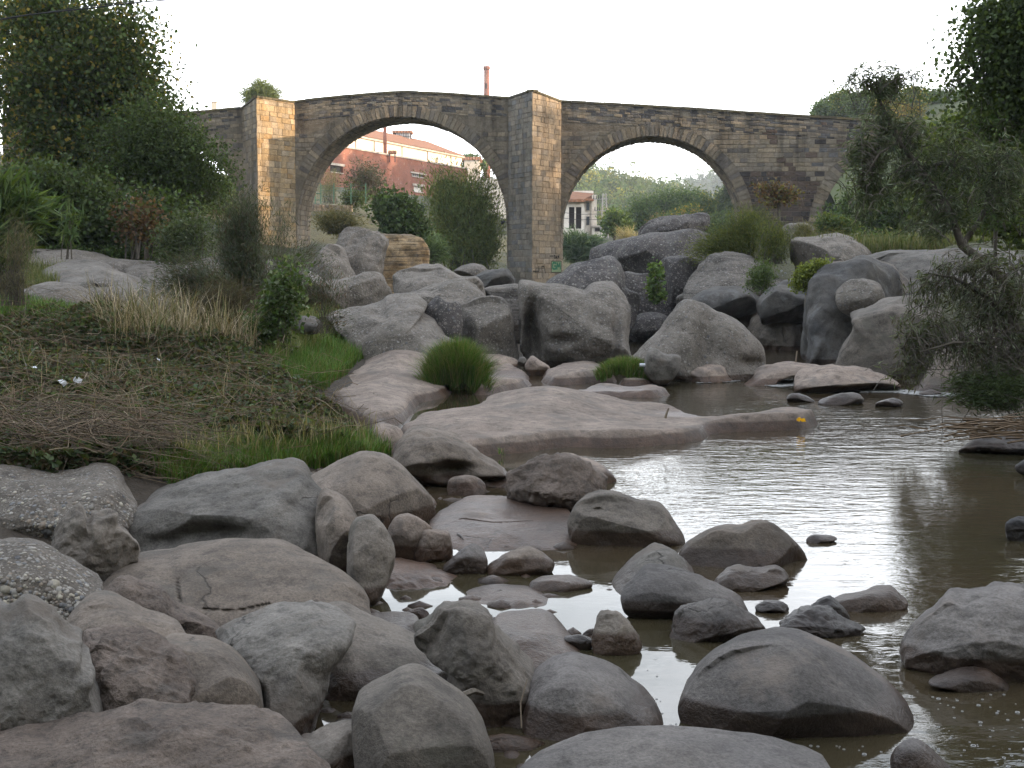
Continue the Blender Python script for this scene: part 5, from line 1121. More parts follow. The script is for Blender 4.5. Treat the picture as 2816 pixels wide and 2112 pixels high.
plant('elm_tree', 'dense small leaved elm bending toward the bridge at the edge of the left trees', 'tree', [(330,260,62,60),(250,330,100,80),(370,300,60,60),(400,345,74,70),(430,400,68,70),(455,440,48,60),(420,430,66,72),(355,450,90,80),(345,300,50,60),(450,480,42,60),(290,400,80,90)], 33, 46000, .09, .06, GD+GD+GM[:1], trunk=[(330,565),(335,480),(350,400),(380,330)], nst=190, sig=.42, rad=.02, shell=.1, trad=.12, seed=3)
plant('ivy_thicket', 'tangle of ivy and bramble under the plane trees', 'bush', [(110,500,120,55),(220,480,90,60),(60,420,80,80),(310,510,80,50),(170,400,100,60),(400,500,60,50)], 30.5, 24000, .11, .09, GD+GM[:1], nst=110, sig=.28, shell=.3, seed=4, arch=.5)
plant('dead_vine', 'withered brown vine hanging in the middle of the left thicket', 'vine', [(290,450,55,30),(330,480,35,30)], 29.6, 1300, .11, .08, BR, nst=22, sig=.18, seed=5, base=(300,560))
plant('low_bush', 'grey green bush between the thicket and the flat rock sheet', 'bush', [(400,500,55,60),(370,520,40,30)], 28, 6000, .10, .035, GG+GD, nst=60, sig=.22, seed=6, base=(400,570))
plant('weed_patch', 'band of weeds along the back edge of the flat rock sheet', 'weeds', [(120,545,70,14),(260,548,90,12),(400,558,80,14)], 30, 5000, .10, .05, GM, nst=60, sig=.12, seed=7, base=(250,572), arch=.1)
plant('cane_clump', 'tall cane clump with long arching leaves at the left edge', 'cane', [(5,400,45,75),(75,430,45,60),(20,500,40,60)], 20, 1500, .55, .045, GM+[(.09,.13,.05)], nst=46, sig=.10, rad=.012, follow=True, droop=.35, seed=8, base=(0,650), crown='leaves', stem='stems')
plant('cane_clump', 'small cane clump poking out of the thicket right of the tall cane', 'cane', [(150,455,16,30)], 26, 160, .45, .04, GM, nst=8, sig=.08, rad=.012, follow=True, droop=.5, seed=9, base=(150,560), crown='leaves', stem='stems')
plant('broom_bush', 'grey dry broom bush in front of the cane at the left edge', 'bush', [(45,520,30,80),(20,580,30,60)], 18, 4200, .11, .006, [(.13,.115,.085),(.10,.09,.065),(.07,.075,.045)], nst=70, sig=.10, rad=.005, follow=True, seed=10, base=(30,660), dep=.5)
# ---- feathery shrubs in front of the left pier
TM = [(.045,.062,.038), (.055,.072,.045), (.038,.050,.032), (.07,.08,.055), (.075,.06,.045)]
plant('tamarisk_shrub', 'dark feathery tamarisk standing in front of the foot of the left pier', 'shrub', [(515,450,52,60),(525,540,72,66),(500,620,80,50)], 22.5, 26000, .11, .012, TM, nst=90, sig=.15, rad=.009, follow=True, seed=11, base=(530,690), crown='foliage', stem='stems')
plant('tamarisk_shrub', 'sparse spindly tamarisk with bare stems right of the dark feathery one', 'shrub', [(618,450,22,42),(640,540,50,55),(690,550,35,60),(600,600,50,60)], 20.5, 4600, .10, .009, TM, nst=60, sig=.12, rad=.008, follow=True, seed=12, base=(600,700), crown='foliage', stem='stems')
plant('tamarisk_shrub', 'low wispy tamarisk spreading left over the pale rocks behind the dry reeds', 'shrub', [(400,580,80,50),(350,620,45,32),(450,630,64,50)], 20.5, 13000, .10, .010, TM, nst=80, sig=.13, rad=.008, follow=True, seed=13, base=(470,700), crown='foliage', stem='stems')
plant('brown_shrub', 'brown twiggy half dead shrub at the foot of the tamarisks', 'shrub', [(480,640,70,45),(420,660,70,30),(540,650,60,40)], 19.5, 9000, .09, .009, [(.07,.055,.04),(.05,.042,.03),(.06,.062,.035)], nst=90, sig=.13, rad=.006, follow=True, seed=14, base=(490,710), crown='foliage', stem='stems')
plant('poplar_sapling', 'leafy green poplar sapling right of the dry reeds', 'sapling', [(640,555,32,40),(625,620,42,45),(590,690,50,52),(570,740,45,30)], 18.3, 4200, .075, .05, GM[:3]+GD[:2]+[(.14,.17,.11)], nst=60, sig=.13, rad=.007, seed=15, base=(590,770), crown='leaves', stem='stems')
plant('olive_shrub', 'thin brownish shrub on the rocks between the sapling and the dark hump', 'shrub', [(700,600,45,45),(730,690,35,25)], 21, 1700, .08, .010, TM+BR[:1], nst=36, sig=.12, rad=.005, follow=True, seed=16, base=(700,720), crown='foliage', stem='stems')
plant('low_bush', 'green bushes seen through the small left arch', 'bush', [(440,385,60,50),(380,430,80,60),(470,430,50,60)], 74, 14000, .2, .12, GM+GD, nst=70, sig=.5, rad=.02, shell=.2, seed=95, base=(430,500))
# ---- behind the big arch
plant('olive_grass_bush', 'straw and olive coloured bush on the ledge at the left foot of the big arch', 'bush', [(720,470,48,28),(760,485,40,22)], 48, 7000, .16, .02, [(.12,.105,.05),(.08,.08,.035),(.06,.065,.03)], nst=60, sig=.22, rad=.015, seed=17, follow=True, base=(725,505), flat=0)
plant('fig_bush', 'dark glossy leafy bush tumbling down the bank in the big arch', 'bush', [(815,425,50,26),(850,455,55,36),(880,490,50,36),(915,520,42,36),(935,550,30,22)], 57, 15000, .20, .13, GM[:3]+GD, nst=90, sig=.32, rad=.025, shell=.3, seed=18, base=(880,560))
plant('round_shrub', 'round reddish grey shrub against the brick wall', 'shrub', [(800,378,46,36),(770,395,30,30)], 84, 6000, .20, .06, [(.055,.045,.035),(.04,.05,.035),(.05,.055,.035)], nst=60, sig=.38, rad=.03, seed=19, base=(800,430), shell=.2)
plant('tamarisk_tree', 'big feathery green tamarisk filling the right side of the big arch', 'tree', [(965,395,44,50),(1010,410,70,64),(1045,470,48,80),(975,470,60,70),(1030,530,62,50),(960,360,18,22)], 66, 44000, .24, .05, [(.10,.135,.045),(.12,.155,.055),(.08,.11,.04),(.14,.15,.05)], nst=150, sig=.5, rad=.03, follow=True, seed=20, base=(1010,595))
plant('pale_broom', 'pale feathery broom behind the green fence posts', 'bush', [(715,395,26,34),(700,420,26,22)], 85, 3500, .22, .02, [(.12,.13,.06),(.09,.10,.05)], nst=50, sig=.3, rad=.012, follow=True, seed=21, base=(715,440))
plant('low_bush', 'dark green bush behind the fence left of the round shrub', 'bush', [(755,410,26,24),(770,430,40,16)], 83, 2500, .18, .08, GD, nst=30, sig=.3, rad=.02, seed=22)
plant('cane_clump', 'fine leaved canes leaning out at the foot of the fig bush', 'cane', [(935,525,30,25),(960,545,20,18)], 55, 700, .55, .05, [(.10,.14,.07),(.08,.12,.05)], nst=30, sig=.18, rad=.012, follow=True, droop=.5, seed=23, base=(930,575), crown='leaves', stem='stems')
plant('pine_tree', 'sunlit pine crown showing above the parapet behind the left pier', 'tree', [(560,192,30,20),(535,208,28,16),(590,206,24,15)], 100, 7000, .42, .05, [(.10,.13,.045),(.12,.15,.05),(.08,.11,.04)], nst=80, sig=.33, rad=.03, follow=True, seed=24, trunk=[(560,300),(560,240),(560,190)], trad=.25)  # brighter greens put the sunlight into the crown colour
plant('garden_tree', 'distant tree above the roofs at the right end of the factory', 'tree', [(1040,355,8,7),(1000,348,12,8)], 230, 900, .7, .5, GM, nst=14, sig=.7, rad=.06, seed=25)
# ---- through the second arch
def bushtree(label, dx, dy, rx, ry, D, pal, seed, n=8000, name='poplar_tree', group='riverside trees seen through the second arch', leaf=.26):
    dy += 16; rx *= .88; ry *= .85
    plant(name, label, 'tree', [(dx, dy, rx, ry), (dx-rx*.35, dy+ry*.5, rx*.8, ry*.55), (dx+rx*.35, dy+ry*.55, rx*.7, ry*.5)], D, n, leaf, leaf*.7, pal, nst=46, sig=D*.0045, rad=.07, shell=.5, seed=seed, group=group,
          trunk=[(dx, dy+ry*1.6), (dx, dy+ry*.6), (dx, dy)], trad=.3, arch=.05)
bushtree('leftmost rounded green tree behind the tilted block', 1393, 442, 36, 46, 150, GM, 30)
bushtree('tallest of the riverside trees, second from the left', 1432, 425, 34, 44, 152, GM+GD[:1], 31)
bushtree('broad riverside tree in the middle of the second arch', 1478, 424, 36, 46, 151, GM, 32)
bushtree('riverside tree right of the middle with a paler top', 1515, 432, 34, 42, 153, GM+GY[:1], 33)
bushtree('yellowing bushy tree in front of the riverside trees', 1485, 458, 46, 30, 140, GY+GM, 34)
bushtree('orange tinged small tree at the front of the riverside trees', 1432, 470, 26, 22, 138, [(.15,.11,.035),(.12,.11,.03)]+GM[:2], 35)
bushtree('dark blue green conifer at the right of the second arch', 1570, 415, 22, 40, 175, GD, 36, name='cypress_tree', leaf=.26)
bushtree('dark tree merging with the right side of the second arch', 1600, 440, 34, 40, 170, GD, 37)
bushtree('low green trees between the riverside trees and the bridge', 1550, 470, 46, 26, 130, GM+GD, 38)
plant('small_tree', 'small round tree with a thin trunk right of the lattice mast', 'tree', [(1325,478,30,26),(1335,492,26,18)], 108, 4500, .3, .2, GM, nst=40, sig=.4, rad=.03, seed=39, trunk=[(1328,522),(1328,495),(1326,475)], trad=.14)
plant('cane_bed', 'blue green cane bed at the foot of the ruined building', 'cane', [(1240,515,32,22),(1275,525,34,20),(1225,540,22,16),(1300,535,18,12)], 84, 5200, .75, .07, [(.085,.13,.085),(.07,.11,.07),(.11,.15,.10)], nst=90, sig=.22, rad=.02, follow=True, droop=.4, seed=40, base=(1255,570), crown='leaves', stem='stems', arch=.2)
plant('dry_reeds', 'pale dry reeds between the small tree and the tilted block', 'reeds', [(1355,505,25,12)], 90, 900, .7, .03, [(.25,.22,.15),(.2,.19,.11)], nst=40, sig=.3, rad=.015, follow=True, seed=41, base=(1355,535), arch=.1)
# ---- right bank shrubs
SH = [(.065,.085,.022), (.085,.105,.026), (.045,.065,.020), (.11,.12,.03)]
plant('broom_shrub', 'large spreading yellow green broom shrub on top of the right bank rocks', 'shrub', [(1540,530,55,26),(1590,500,55,36),(1630,470,52,36),(1490,545,34,14),(1585,470,30,26)], 35, 22000, .13, .014, SH, nst=130, sig=.22, rad=.014, follow=True, seed=50, base=(1600,560), arch=.15)
plant('broom_shrub', 'upright darker broom shrub just right of the large spreading one', 'shrub', [(1668,500,30,36),(1665,545,38,22)], 34, 7000, .12, .013, SH, nst=60, sig=.18, rad=.012, follow=True, seed=51, base=(1665,570))
plant('low_bush', 'small dark green bush growing in the crack of the layered rock', 'bush', [(1640,598,30,20),(1655,580,22,15),(1625,612,20,14)], 29.5, 3600, .09, .02, GM+GD, nst=44, sig=.12, rad=.008, follow=True, seed=52, base=(1645,625))
plant('low_bush', 'bright yellow green bush at the top of the blue grey cliff', 'bush', [(1765,572,38,18),(1735,590,22,18),(1725,610,14,16)], 27.6, 4800, .075, .04, [(.13,.16,.03),(.16,.19,.035),(.09,.12,.03)], nst=50, sig=.11, rad=.007, seed=53, base=(1745,620))
plant('cleft_plant', 'fresh green leafy plant growing out of the shadowed cleft', 'plant', [(1418,578,10,20),(1412,610,20,16),(1425,635,18,12)], 32.5, 800, .13, .09, GM+[(.11,.17,.05)], nst=16, sig=.10, rad=.008, seed=54, base=(1420,650), crown='leaves')
plant('bare_tree', 'small almost bare tree with brown leaves before the dark masonry', 'tree', [(1680,418,46,26),(1650,400,30,18),(1720,430,30,18)], 44, 1500, .12, .07, BR+[(.14,.13,.04)], nst=60, sig=.14, rad=.012, seed=55, trunk=[(1684,520),(1683,470),(1680,430),(1675,400)], trad=.07, arch=.1)
plant('arch_bushes', 'dark bushes growing under the half hidden third arch', 'bush', [(1830,460,40,36),(1880,440,50,50),(1930,450,60,60),(1990,460,60,50)], 56, 18000, .17, .09, GD+GM[:2], nst=110, sig=.36, rad=.02, shell=.2, seed=56, base=(1900,520))
plant('low_bush', 'mid green bush just left of the third arch foot', 'bush', [(1790,480,28,16),(1825,490,36,14)], 48, 3600, .12, .06, GM+SH, nst=36, sig=.2, rad=.01, seed=57)
plant('low_bush', 'straw tinged grassy bush on the ledge at the foot of the bridge wall', 'bush', [(1740,490,30,10),(1800,510,40,10)], 42, 3200, .14, .015, [(.12,.11,.05),(.08,.09,.035)], nst=50, sig=.16, rad=.006, follow=True, seed=58, arch=.1)
plant('scrub_band', 'long band of scrub along the top of the right rock terrace', 'scrub', [(1880,520,60,18),(1980,525,70,22),(2090,520,80,26),(2190,515,60,30)], 36, 15000, .11, .05, GM+GD+[(.11,.11,.05)], nst=120, sig=.22, rad=.01, seed=59, base=(2030,560), arch=.1, dep=.5)
# ---- right hill
Vh, hx, hz_ = hill('hill', [(1640,300),(1740,262),(1800,245),(1900,240),(2000,240),(2120,235),(2300,225),(2600,200)], 150, 45, base=2, seed=3)
ht = [(1795,232,20,20,'dark conifer at the left end of the wooded hill above the bridge',GD),(1775,243,12,12,'small bush tree lowest at the left end of the hill',GM),(1820,215,20,18,'round pale green pine second from the left on the hill',GY[:1]+GM),(1850,225,22,18,'shaded round pine just right of the pale green one',GM+GD),
      (1880,212,22,16,'flat topped pine left of the willow top on the hill',GM+GY[:1]),(1912,202,20,20,'tallest round pine on the hill, behind the willow top',GM+GY[:2]),(1945,215,20,18,'pine right of the tallest one on the hill',GM),(1975,208,20,18,'sunlit pine beside the reddish bare patch',GY[:2]+GM),  # yellow and dark palettes put light and shade into the crown colour
      (2015,212,20,16,'dark pine right of the reddish bare patch',GD+GM),(2050,200,22,18,'pine partly hidden by the right hand poplar',GM),(1900,238,36,12,'yellowing bush low on the hill behind the willow stem',GY),(1960,240,34,14,'bright yellow bush low on the hill right of the willow stem',GY),
      (2030,238,34,14,'green bush low on the hill near the right poplar',GM),(1830,243,30,9,'dark bush just above the parapet left of the willow',GD)]
for i, (x, y, rx, ry, lab, pal) in enumerate(ht):
    plant('hill_pine' if ry > 15 else 'hill_bush', lab, 'tree' if ry > 15 else 'bush', [(x, y, rx, ry)], 142-i % 4*3, 3600, .26, .17, pal, nst=30, sig=.55, rad=.06, shell=.4, seed=60+i, group='trees on the hill above the bridge', trunk=[(x, y+ry*1.3), (x, y)], trad=.25)
for i in range(9):
    x = 2085+i*38; plant('hill_pine', ('first','second','third','fourth','fifth','sixth','seventh','eighth','ninth')[i]+' pine from the left among those behind the right hand foliage', 'tree', [(x, 205+(i*37 % 20), 22, 18)], 145, 3600, .27, .18, GM, nst=26, sig=.6, rad=.06, shell=.4, seed=80+i, group='pines behind the right hand foliage', trunk=[(x, 235), (x, 210)], trad=.25)
# far wooded hills
def scatter_wood(name, V, n, size, pal, seed, lift=.5):
    rg = np.random.default_rng(seed); c = V[rg.integers(0, len(V), n)]+rg.normal(size=(n, 3))*np.array([size*2.5, size*2.5, size*.3]); m = 80
    d = rg.normal(size=(n, m, 3)); d /= np.linalg.norm(d, axis=2, keepdims=True); p = c[:, None]+d*size*np.array([.8, .8, 1.0])*rg.uniform(.7, 1.3, (n, 1, 1))+np.array([0, 0, size*lift])
    cc = np.repeat(np.array(pal)[rg.integers(0, len(pal), n)]*rg.uniform(.7, 1.3, (n, 1)), m, 0)
    q = p.reshape(-1, 3); o = leaves(name, q, size*.30, size*.25, [(1, 1, 1)], rg, None, jit=.1)
    a = o.data.color_attributes['Col']; a.data.foreach_set('color', np.hstack([np.repeat(cc, 4, 0), np.ones((len(cc)*4, 1))]).astype(np.float32).ravel()); o['kind'] = 'stuff'; return o
def inview(V, D0, x0, x1): return V[(V[:, 0]/V[:, 1]*2800+1106 > x0) & (V[:, 0]/V[:, 1]*2800+1106 < x1) & (V[:, 1] < D0*1.05)]
Vf, _, _ = hill('far_hill', [(900,420),(1080,400),(1150,392),(1235,392),(1290,400),(1340,416),(1385,428),(1450,455),(1560,490),(1700,510)], 430, 130, base=-6, nx=160, ny=60, rough=2.5, seed=5)
scatter_wood('far_woodland', inview(Vf, 430, 1190, 1560), 1300, 2.4, GM+GD+GY[:1], 5)
Vf, _, _ = hill('far_hill', [(1000,420),(1150,392),(1240,380),(1270,386),(1300,398),(1350,425),(1450,445),(1500,404),(1545,388),(1600,370),(1700,360),(2000,340),(2400,320)], 900, 200, base=-6, nx=160, ny=40, rough=4, seed=6)
scatter_wood('far_woodland', inview(Vf, 900, 1190, 1640), 900, 3.4, GD+GM, 6)
# unseen wooded hills, added and shaped to shade the valley: right bank (keeps the low sun off the river bed), behind the camera and left bank
def side_hill(name, a, b, tops, inner, outer, seed):
    """ridge following the line a->b; tops are heights along it; rises from inner edge to crest over 28 m"""
    a, b = np.array(a, float), np.array(b, float); L = np.linalg.norm(b-a); t_ = (b-a)/L; nn = np.array([t_[1], -t_[0]])
    us = np.linspace(0, L, 46); xs = np.linspace(inner, outer, 26); V = []; top = np.interp(us/L, *tops)
    for j, u in enumerate(us):
        for x in xs:
            t = min(1, (x-inner)/28); t = t*t*(3-2*t); q = a+t_*u+nn*x; V.append((q[0], q[1], -2+(top[j]+2)*t))
    V = np.array(V); V[:, 2] += fbm(V*np.array([.12, .12, 0]), 4, seed)*1.6
    i = np.arange(46*26).reshape(46, 26); F = np.stack([i[:-1, :-1], i[:-1, 1:], i[1:, 1:], i[1:, :-1]], -1).reshape(-1, 4)
    mesh(name, V, F, M_HILL, smooth=True)['kind'] = 'structure'; return V.reshape(46, 26, 3)[:, 4:16].reshape(-1, 3)
Vs = side_hill('shade_hillside', (0, -60), (0, 120), ([0, .28, .45, .58, .63, .68, .81, 1], [44, 38, 28, 19, 16.5, 14, 10, 4]), 40, 140, 9)  # crest heights shaped to set the shadow edge on the piers
scatter_wood('shade_woodland', Vs, 1500, 1.5, GM+GD, 8)
Vs = side_hill('shade_hillside', (0, 106), (0, 190), ([0, .2, .8, 1], [18, 27, 29, 16]), 44, 130, 15)  # added ridge, high enough to shade the brick wing below the hall
scatter_wood('shade_woodland', Vs, 600, 1.5, GM+GD, 15)
Vs = side_hill('shade_hillside', (-70, -12), (70, -12), ([0, .5, 1], [32, 28, 36]), 0, 90, 11)  # added behind the camera to darken the rock faces toward it
scatter_wood('shade_woodland', Vs, 1300, 1.6, GM+GD, 9)
Vs = side_hill('shade_hillside', (0, 95), (0, -60), ([0, .3, 1], [12, 20, 30]), 34, 110, 12)  # added unseen slope that darkens the left side
scatter_wood('shade_woodland', Vs, 1000, 1.6, GM+GD, 10)
# ------------------------------------------------------------------ right foreground willow, poplar
def willow(label, stems, blobs, D, ntw, nlf, seed, L=.10, W=.014, pal=None, down=.5, name='willow_tree', twl=.8, group=None):
    rg = np.random.default_rng(seed); o = empty(name, label, 'tree', group)
    S = []
    for j, (pp, r0, r1) in enumerate(stems):
        q = [Vector(PD(a, b, D+c)) for a, b, c in pp]; m = MB(); m.tube(q, list(np.linspace(r0, r1, len(q))), 7); m.build('trunk' if j == 0 else 'limb', M_BARK, o, True); S += [(q[i], q[i+1]) for i in range(len(q)-1)]
    S = np.array([[tuple(a), tuple(b)] for a, b in S]); tips = inblobs(blobs, D, ntw, rg, .0, .6)
    # each twig starts at the nearest limb point and bends to its tip
    a = S[:, 0]; ab = S[:, 1]-S[:, 0]; t = np.clip(((tips[:, None]-a[None])*ab[None]).sum(2)/((ab**2).sum(1)[None]+1e-9), 0, 1); pr = a[None]+ab[None]*t[..., None]
    dd = np.linalg.norm(pr-tips[:, None], axis=2); k = dd.argmin(1); st_ = pr[np.arange(ntw), k]; dist = dd[np.arange(ntw), k]
    ud = (st_-tips)/(dist[:, None]+1e-6)+rg.normal(size=(ntw, 3))*.55; ud /= np.linalg.norm(ud, axis=1)[:, None]; st_ = tips+ud*np.minimum(dist, twl*rg.uniform(.5, 1.3, ntw))[:, None]
    m_ = 8; tt = np.linspace(0, 1, m_)[None, :, None]; c_ = (st_+tips)/2+np.array([0, 0, 1])*dist[:, None].clip(0, twl)*.35; e_ = tips-np.array([0, 0, 1])*down*.3
    pth = (1-tt)**2*st_[:, None]+2*tt*(1-tt)*c_[:, None]+tt*tt*e_[:, None]
    strands('twigs', pth, .006, M_BARK, o)
    n = nlf; kk = rg.integers(0, ntw, n); u = rg.uniform(.25, 1, n)*(m_-1); i = np.floor(u).astype(int).clip(0, m_-2); p = pth[kk, i]+(pth[kk, i+1]-pth[kk, i])*(u-i)[:, None]
    ax = pth[kk, i+1]-pth[kk, i]; ax /= np.linalg.norm(ax, axis=1)[:, None]+1e-9; r = rg.normal(size=(n, 3)); r /= np.linalg.norm(r, axis=1)[:, None]
    ax = ax+r*.8; ax /= np.linalg.norm(ax, axis=1)[:, None]; p = p+ax*L*.5+rg.normal(size=(n, 3))*.02
    leaves('leaves', p, L, W, pal or [(.05,.068,.036),(.065,.085,.048),(.04,.055,.03),(.11,.13,.10)], rg, o, ax, .3, None, .35, .15)
    return o
willow('tall willow leaning left from the right bank with narrow grey green leaves', [([(2200,660,0),(2165,600,0),(2110,555,0),(2078,530,0),(2050,452,0),(1990,367,0),(1942,307,0),(1910,239,0),(1888,190,0)], .075, .014),
       ([(1990,367,0),(2040,350,.2),(2090,368,.3)], .03, .012), ([(2078,530,0),(2120,470,.2),(2150,380,.3),(2160,300,.4)], .04, .012), ([(1942,307,0),(1900,330,-.2),(1870,380,-.3)], .02, .008)],
       [(1870,168,75,26),(1955,160,55,34),(1900,190,60,26),(1850,150,30,20),(1900,260,50,50),(1880,330,60,50),(1900,400,60,50),(1970,300,60,60),(1985,400,70,60),(2060,320,80,70),(2080,430,80,70),(2170,380,60,90),(2000,490,80,30),(1930,175,80,10),(1850,300,40,40),(1845,340,34,50),(1870,440,40,50)], 16, 900, 14500, 1, down=.3, twl=.8, pal=[(.065,.088,.048),(.085,.11,.062),(.05,.07,.04),(.14,.165,.12)])
willow('low drooping willow whose twigs hang over the right edge of the river', [([(2230,760,0),(2190,700,0),(2130,640,0),(2060,600,0),(2000,590,0)], .05, .01), ([(2190,700,0),(2150,740,0),(2060,740,-.2),(1990,760,-.3)], .03, .008), ([(2220,740,0),(2180,800,0),(2110,830,-.2)], .03, .008)],
       [(2060,600,100,36),(2010,680,80,50),(2110,660,90,60),(1970,730,50,60),(2080,760,100,60),(2190,720,70,90),(2150,830,90,40),(2110,560,100,36),(2200,600,50,70),(1960,800,40,40)], 15.2, 800, 9500, 2, pal=[(.06,.075,.042),(.075,.095,.055),(.06,.055,.035),(.12,.14,.10)], down=.35, twl=.5)
th = np.random.default_rng(5); tips = inblobs([(2110,790,100,70),(2150,700,70,70),(2050,720,60,60)], 15.4, 260, th); rt = np.array([tuple(PD(2220, 800, 15.4))])+th.normal(size=(260, 3))*.3
tt = np.linspace(0, 1, 7)[None, :, None]; pth = (1-tt)*rt[:, None]+tt*tips[:, None]+np.sin(tt*math.pi)*th.normal(size=(260, 1, 3))*.22
tb = empty('twig_tangle', 'tangle of bare brown flood twigs under the low willow', 'twigs'); strands('twigs', pth, .006, M_BARK, tb)
willow('slim upright tree with a straight thin trunk right of the leaning willow', [([(2148,720,1),(2149,600,1),(2151,480,1),(2147,380,1),(2140,280,1)], .035, .015)],
       [(2140,300,50,60),(2180,400,40,80),(2130,460,40,50)], 17, 200, 3200, 3, L=.11, W=.03, pal=GM+GD, down=.2, name='slim_tree')
plant('poplar_tree', 'dark leaved poplar hanging into the top right corner', 'tree', [(2050,190,40,36),(2060,250,60,40),(2080,210,50,44),(2130,260,70,50),(2190,290,60,60),(2170,60,80,70),(2110,130,60,50),(2070,150,42,26),(2190,180,60,80),(2120,50,50,40),(2160,250,60,50),(2230,120,80,120)], 17.5, 19000, .07, .058, [(.042,.066,.024),(.055,.084,.03),(.036,.054,.022),(.07,.10,.035)], nst=190, sig=.22, rad=.010, shell=.15, seed=90,
      trunk=[(2330,700),(2310,450),(2270,250),(2230,100),(2200,-60)], trad=.16)
plant('ash_tree', 'broad leaved yellow green tree filling the right edge behind the willow', 'tree', [(2120,270,80,55),(2190,330,60,80),(2060,320,70,50),(2020,400,50,50),(2150,430,70,70),(2100,480,60,40),(2200,520,40,60)], 24, 30000, .12, .075, [(.075,.11,.026),(.11,.14,.032),(.055,.08,.022)], nst=110, sig=.26, rad=.014, seed=91, trunk=[(2240,640),(2230,500),(2200,380),(2160,280)], trad=.1)
plant('low_bush', 'dark bush right under the willow at the edge of the water', 'bush', [(2110,840,60,26),(2180,830,50,40),(2060,835,36,14)], 15.0, 5200, .10, .012, [(.035,.055,.022),(.05,.07,.028)], nst=90, sig=.12, rad=.005, follow=True, droop=.3, seed=92, base=(2170,880), arch=.2)
dr = np.random.default_rng(8); a = np.array(PD(2190, 925, 13.0)); n = 70; p0 = a+dr.normal(size=(n, 3))*np.array([.35, .25, .05]); an = dr.uniform(-.5, .5, n)+np.pi*(dr.random(n) > .5); dv = np.stack([np.cos(an), np.sin(an)*.5, dr.uniform(-.05, .2, n)], 1)*dr.uniform(.2, .5, (n, 1))
t = np.linspace(-1, 1, 5)[None, :, None]; dw = empty('driftwood_pile', 'pile of dry brown driftwood and cane on the rock at the right edge', 'driftwood'); o = strands('sticks', p0[:, None]+t*dv[:, None]+dr.normal(size=(n, 5, 3))*.012, .011, M_DRY, dw, col=(.12, .085, .055)); 

# ------------------------------------------------------------------ brambles and grasses on the left bank
def pxpoly(poly, n, rg, K_=K, **kw):
    poly = np.array(poly, float); out = []
    x = rg.uniform(poly[:, 0].min(), poly[:, 0].max(), n*3); y = rg.uniform(poly[:, 1].min(), poly[:, 1].max(), n*3); d = seg_dist(x, y, poly); k = d > 0; x, y = x[k][:n], y[k][:n]
    return ghit(x*K_, y*K_, **kw)[0]
rg = np.random.default_rng(21)
BP = [(-20,700),(120,672),(230,700),(400,760),(520,760),(600,830),(700,870),(760,925),(775,960),(720,975),(560,985),(420,1000),(330,1040),(100,1035),(-20,1020)]
bt = empty('bramble_thicket', 'wide dark mat of brambles and dead stems covering the left bank', 'brambles')
p = pxpoly(BP, 60000, rg); hn = .12+.26*np.clip(fbm(p*np.array([.9, .9, 0]), 3, 4)+.15, 0, 1); p[:, 2] += rg.uniform(-.02, 1, len(p))**.6*hn
leaves('leaves', p, .07, .052, [(.060,.080,.036),(.072,.098,.042),(.045,.062,.028),(.095,.075,.05),(.08,.065,.045),(.05,.075,.042)], rg, bt, None, 1.2, None, .4)['kind'] = 'stuff'
p = pxpoly(BP, 650, rg); n = len(p); p[:, 2] += rg.uniform(.10, .40, n); an = rg.normal(.1, 1.1, n)+np.pi*(rg.random(n) > .5); dv = np.stack([np.cos(an), np.sin(an)*.6, rg.uniform(-.12, .18, n)], 1)*rg.uniform(.15, .55, (n, 1))
t = np.linspace(-1, 1, 6)[None, :, None]; s_ = p[:, None]+t*dv[:, None]+np.sin(t*2.5)*rg.normal(size=(n, 1, 3))*.11
strands('dead_stems', s_, .0038, M_DRY, bt, col=np.array([(.17,.12,.085),(.12,.085,.06),(.22,.18,.13),(.09,.07,.05)])[rg.integers(0, 4, n)]*1.0)['kind'] = 'stuff'
# dead branches drooping at the lower left edge of the mat
BE = [(60,960),(300,950),(430,985),(460,1000),(330,1045),(150,1025),(60,1010)]
p = pxpoly(BE, 420, rg); n = len(p); p[:, 2] += rg.uniform(-.05, .32, n); an = rg.normal(-.25, .8, n); dv = np.stack([np.cos(an), np.sin(an)*.4, rg.uniform(-.3, .02, n)], 1)*rg.uniform(.2, .6, (n, 1))
db = empty('dead_branch_heap', 'heap of reddish dead branches at the lower edge of the brambles', 'branches')
strands('dead_branches', p[:, None]+t*dv[:, None]+np.cos(t*2)*rg.normal(size=(n, 1, 3))*.10, .0042, M_DRY, db, col=np.array([(.11,.085,.06),(.08,.064,.048),(.16,.125,.09)])[rg.integers(0, 3, n)]*1.0)['kind'] = 'stuff'
# dry reeds
p = pxpoly([(190,700),(330,700),(540,720),(560,775),(470,790),(240,770)], 1300, rg); dre = empty('dry_reeds', 'clump of pale straw coloured dry reeds standing above the brambles', 'reeds')
blades('stalks', p, .74, .011, .9, [(.27,.225,.15),(.22,.185,.125),(.31,.26,.19),(.10,.12,.05),(.12,.10,.06)], rg, dre, M_DRY, .4)['kind'] = 'stuff'
GB = [(.06,.13,.022),(.075,.16,.028),(.05,.105,.02),(.10,.16,.04),(.13,.13,.05)]
def grass(name, label, poly, n, h, w, pal, lean=.6, cat='grass', lift=0, **kw):
    p = pxpoly(poly, n, rg, **kw); p[:, 2] += lift-.03; o = blades(name, p, h, w, lean, pal, rg); tag(o, label, cat, kind='stuff'); return o
grass('grass', 'bright green grass slope beside the pink rock bank', [(570,790),(640,730),(700,690),(745,740),(800,768),(770,790),(700,850),(640,840)], 13000, .30, .010, GB)
grass('grass', 'taller straw mixed grass above the bright green slope', [(560,740),(640,660),(720,640),(740,700),(700,760),(600,810)], 6500, .42, .009, [(.12,.13,.05),(.20,.18,.09),(.08,.12,.035),(.09,.13,.03)])
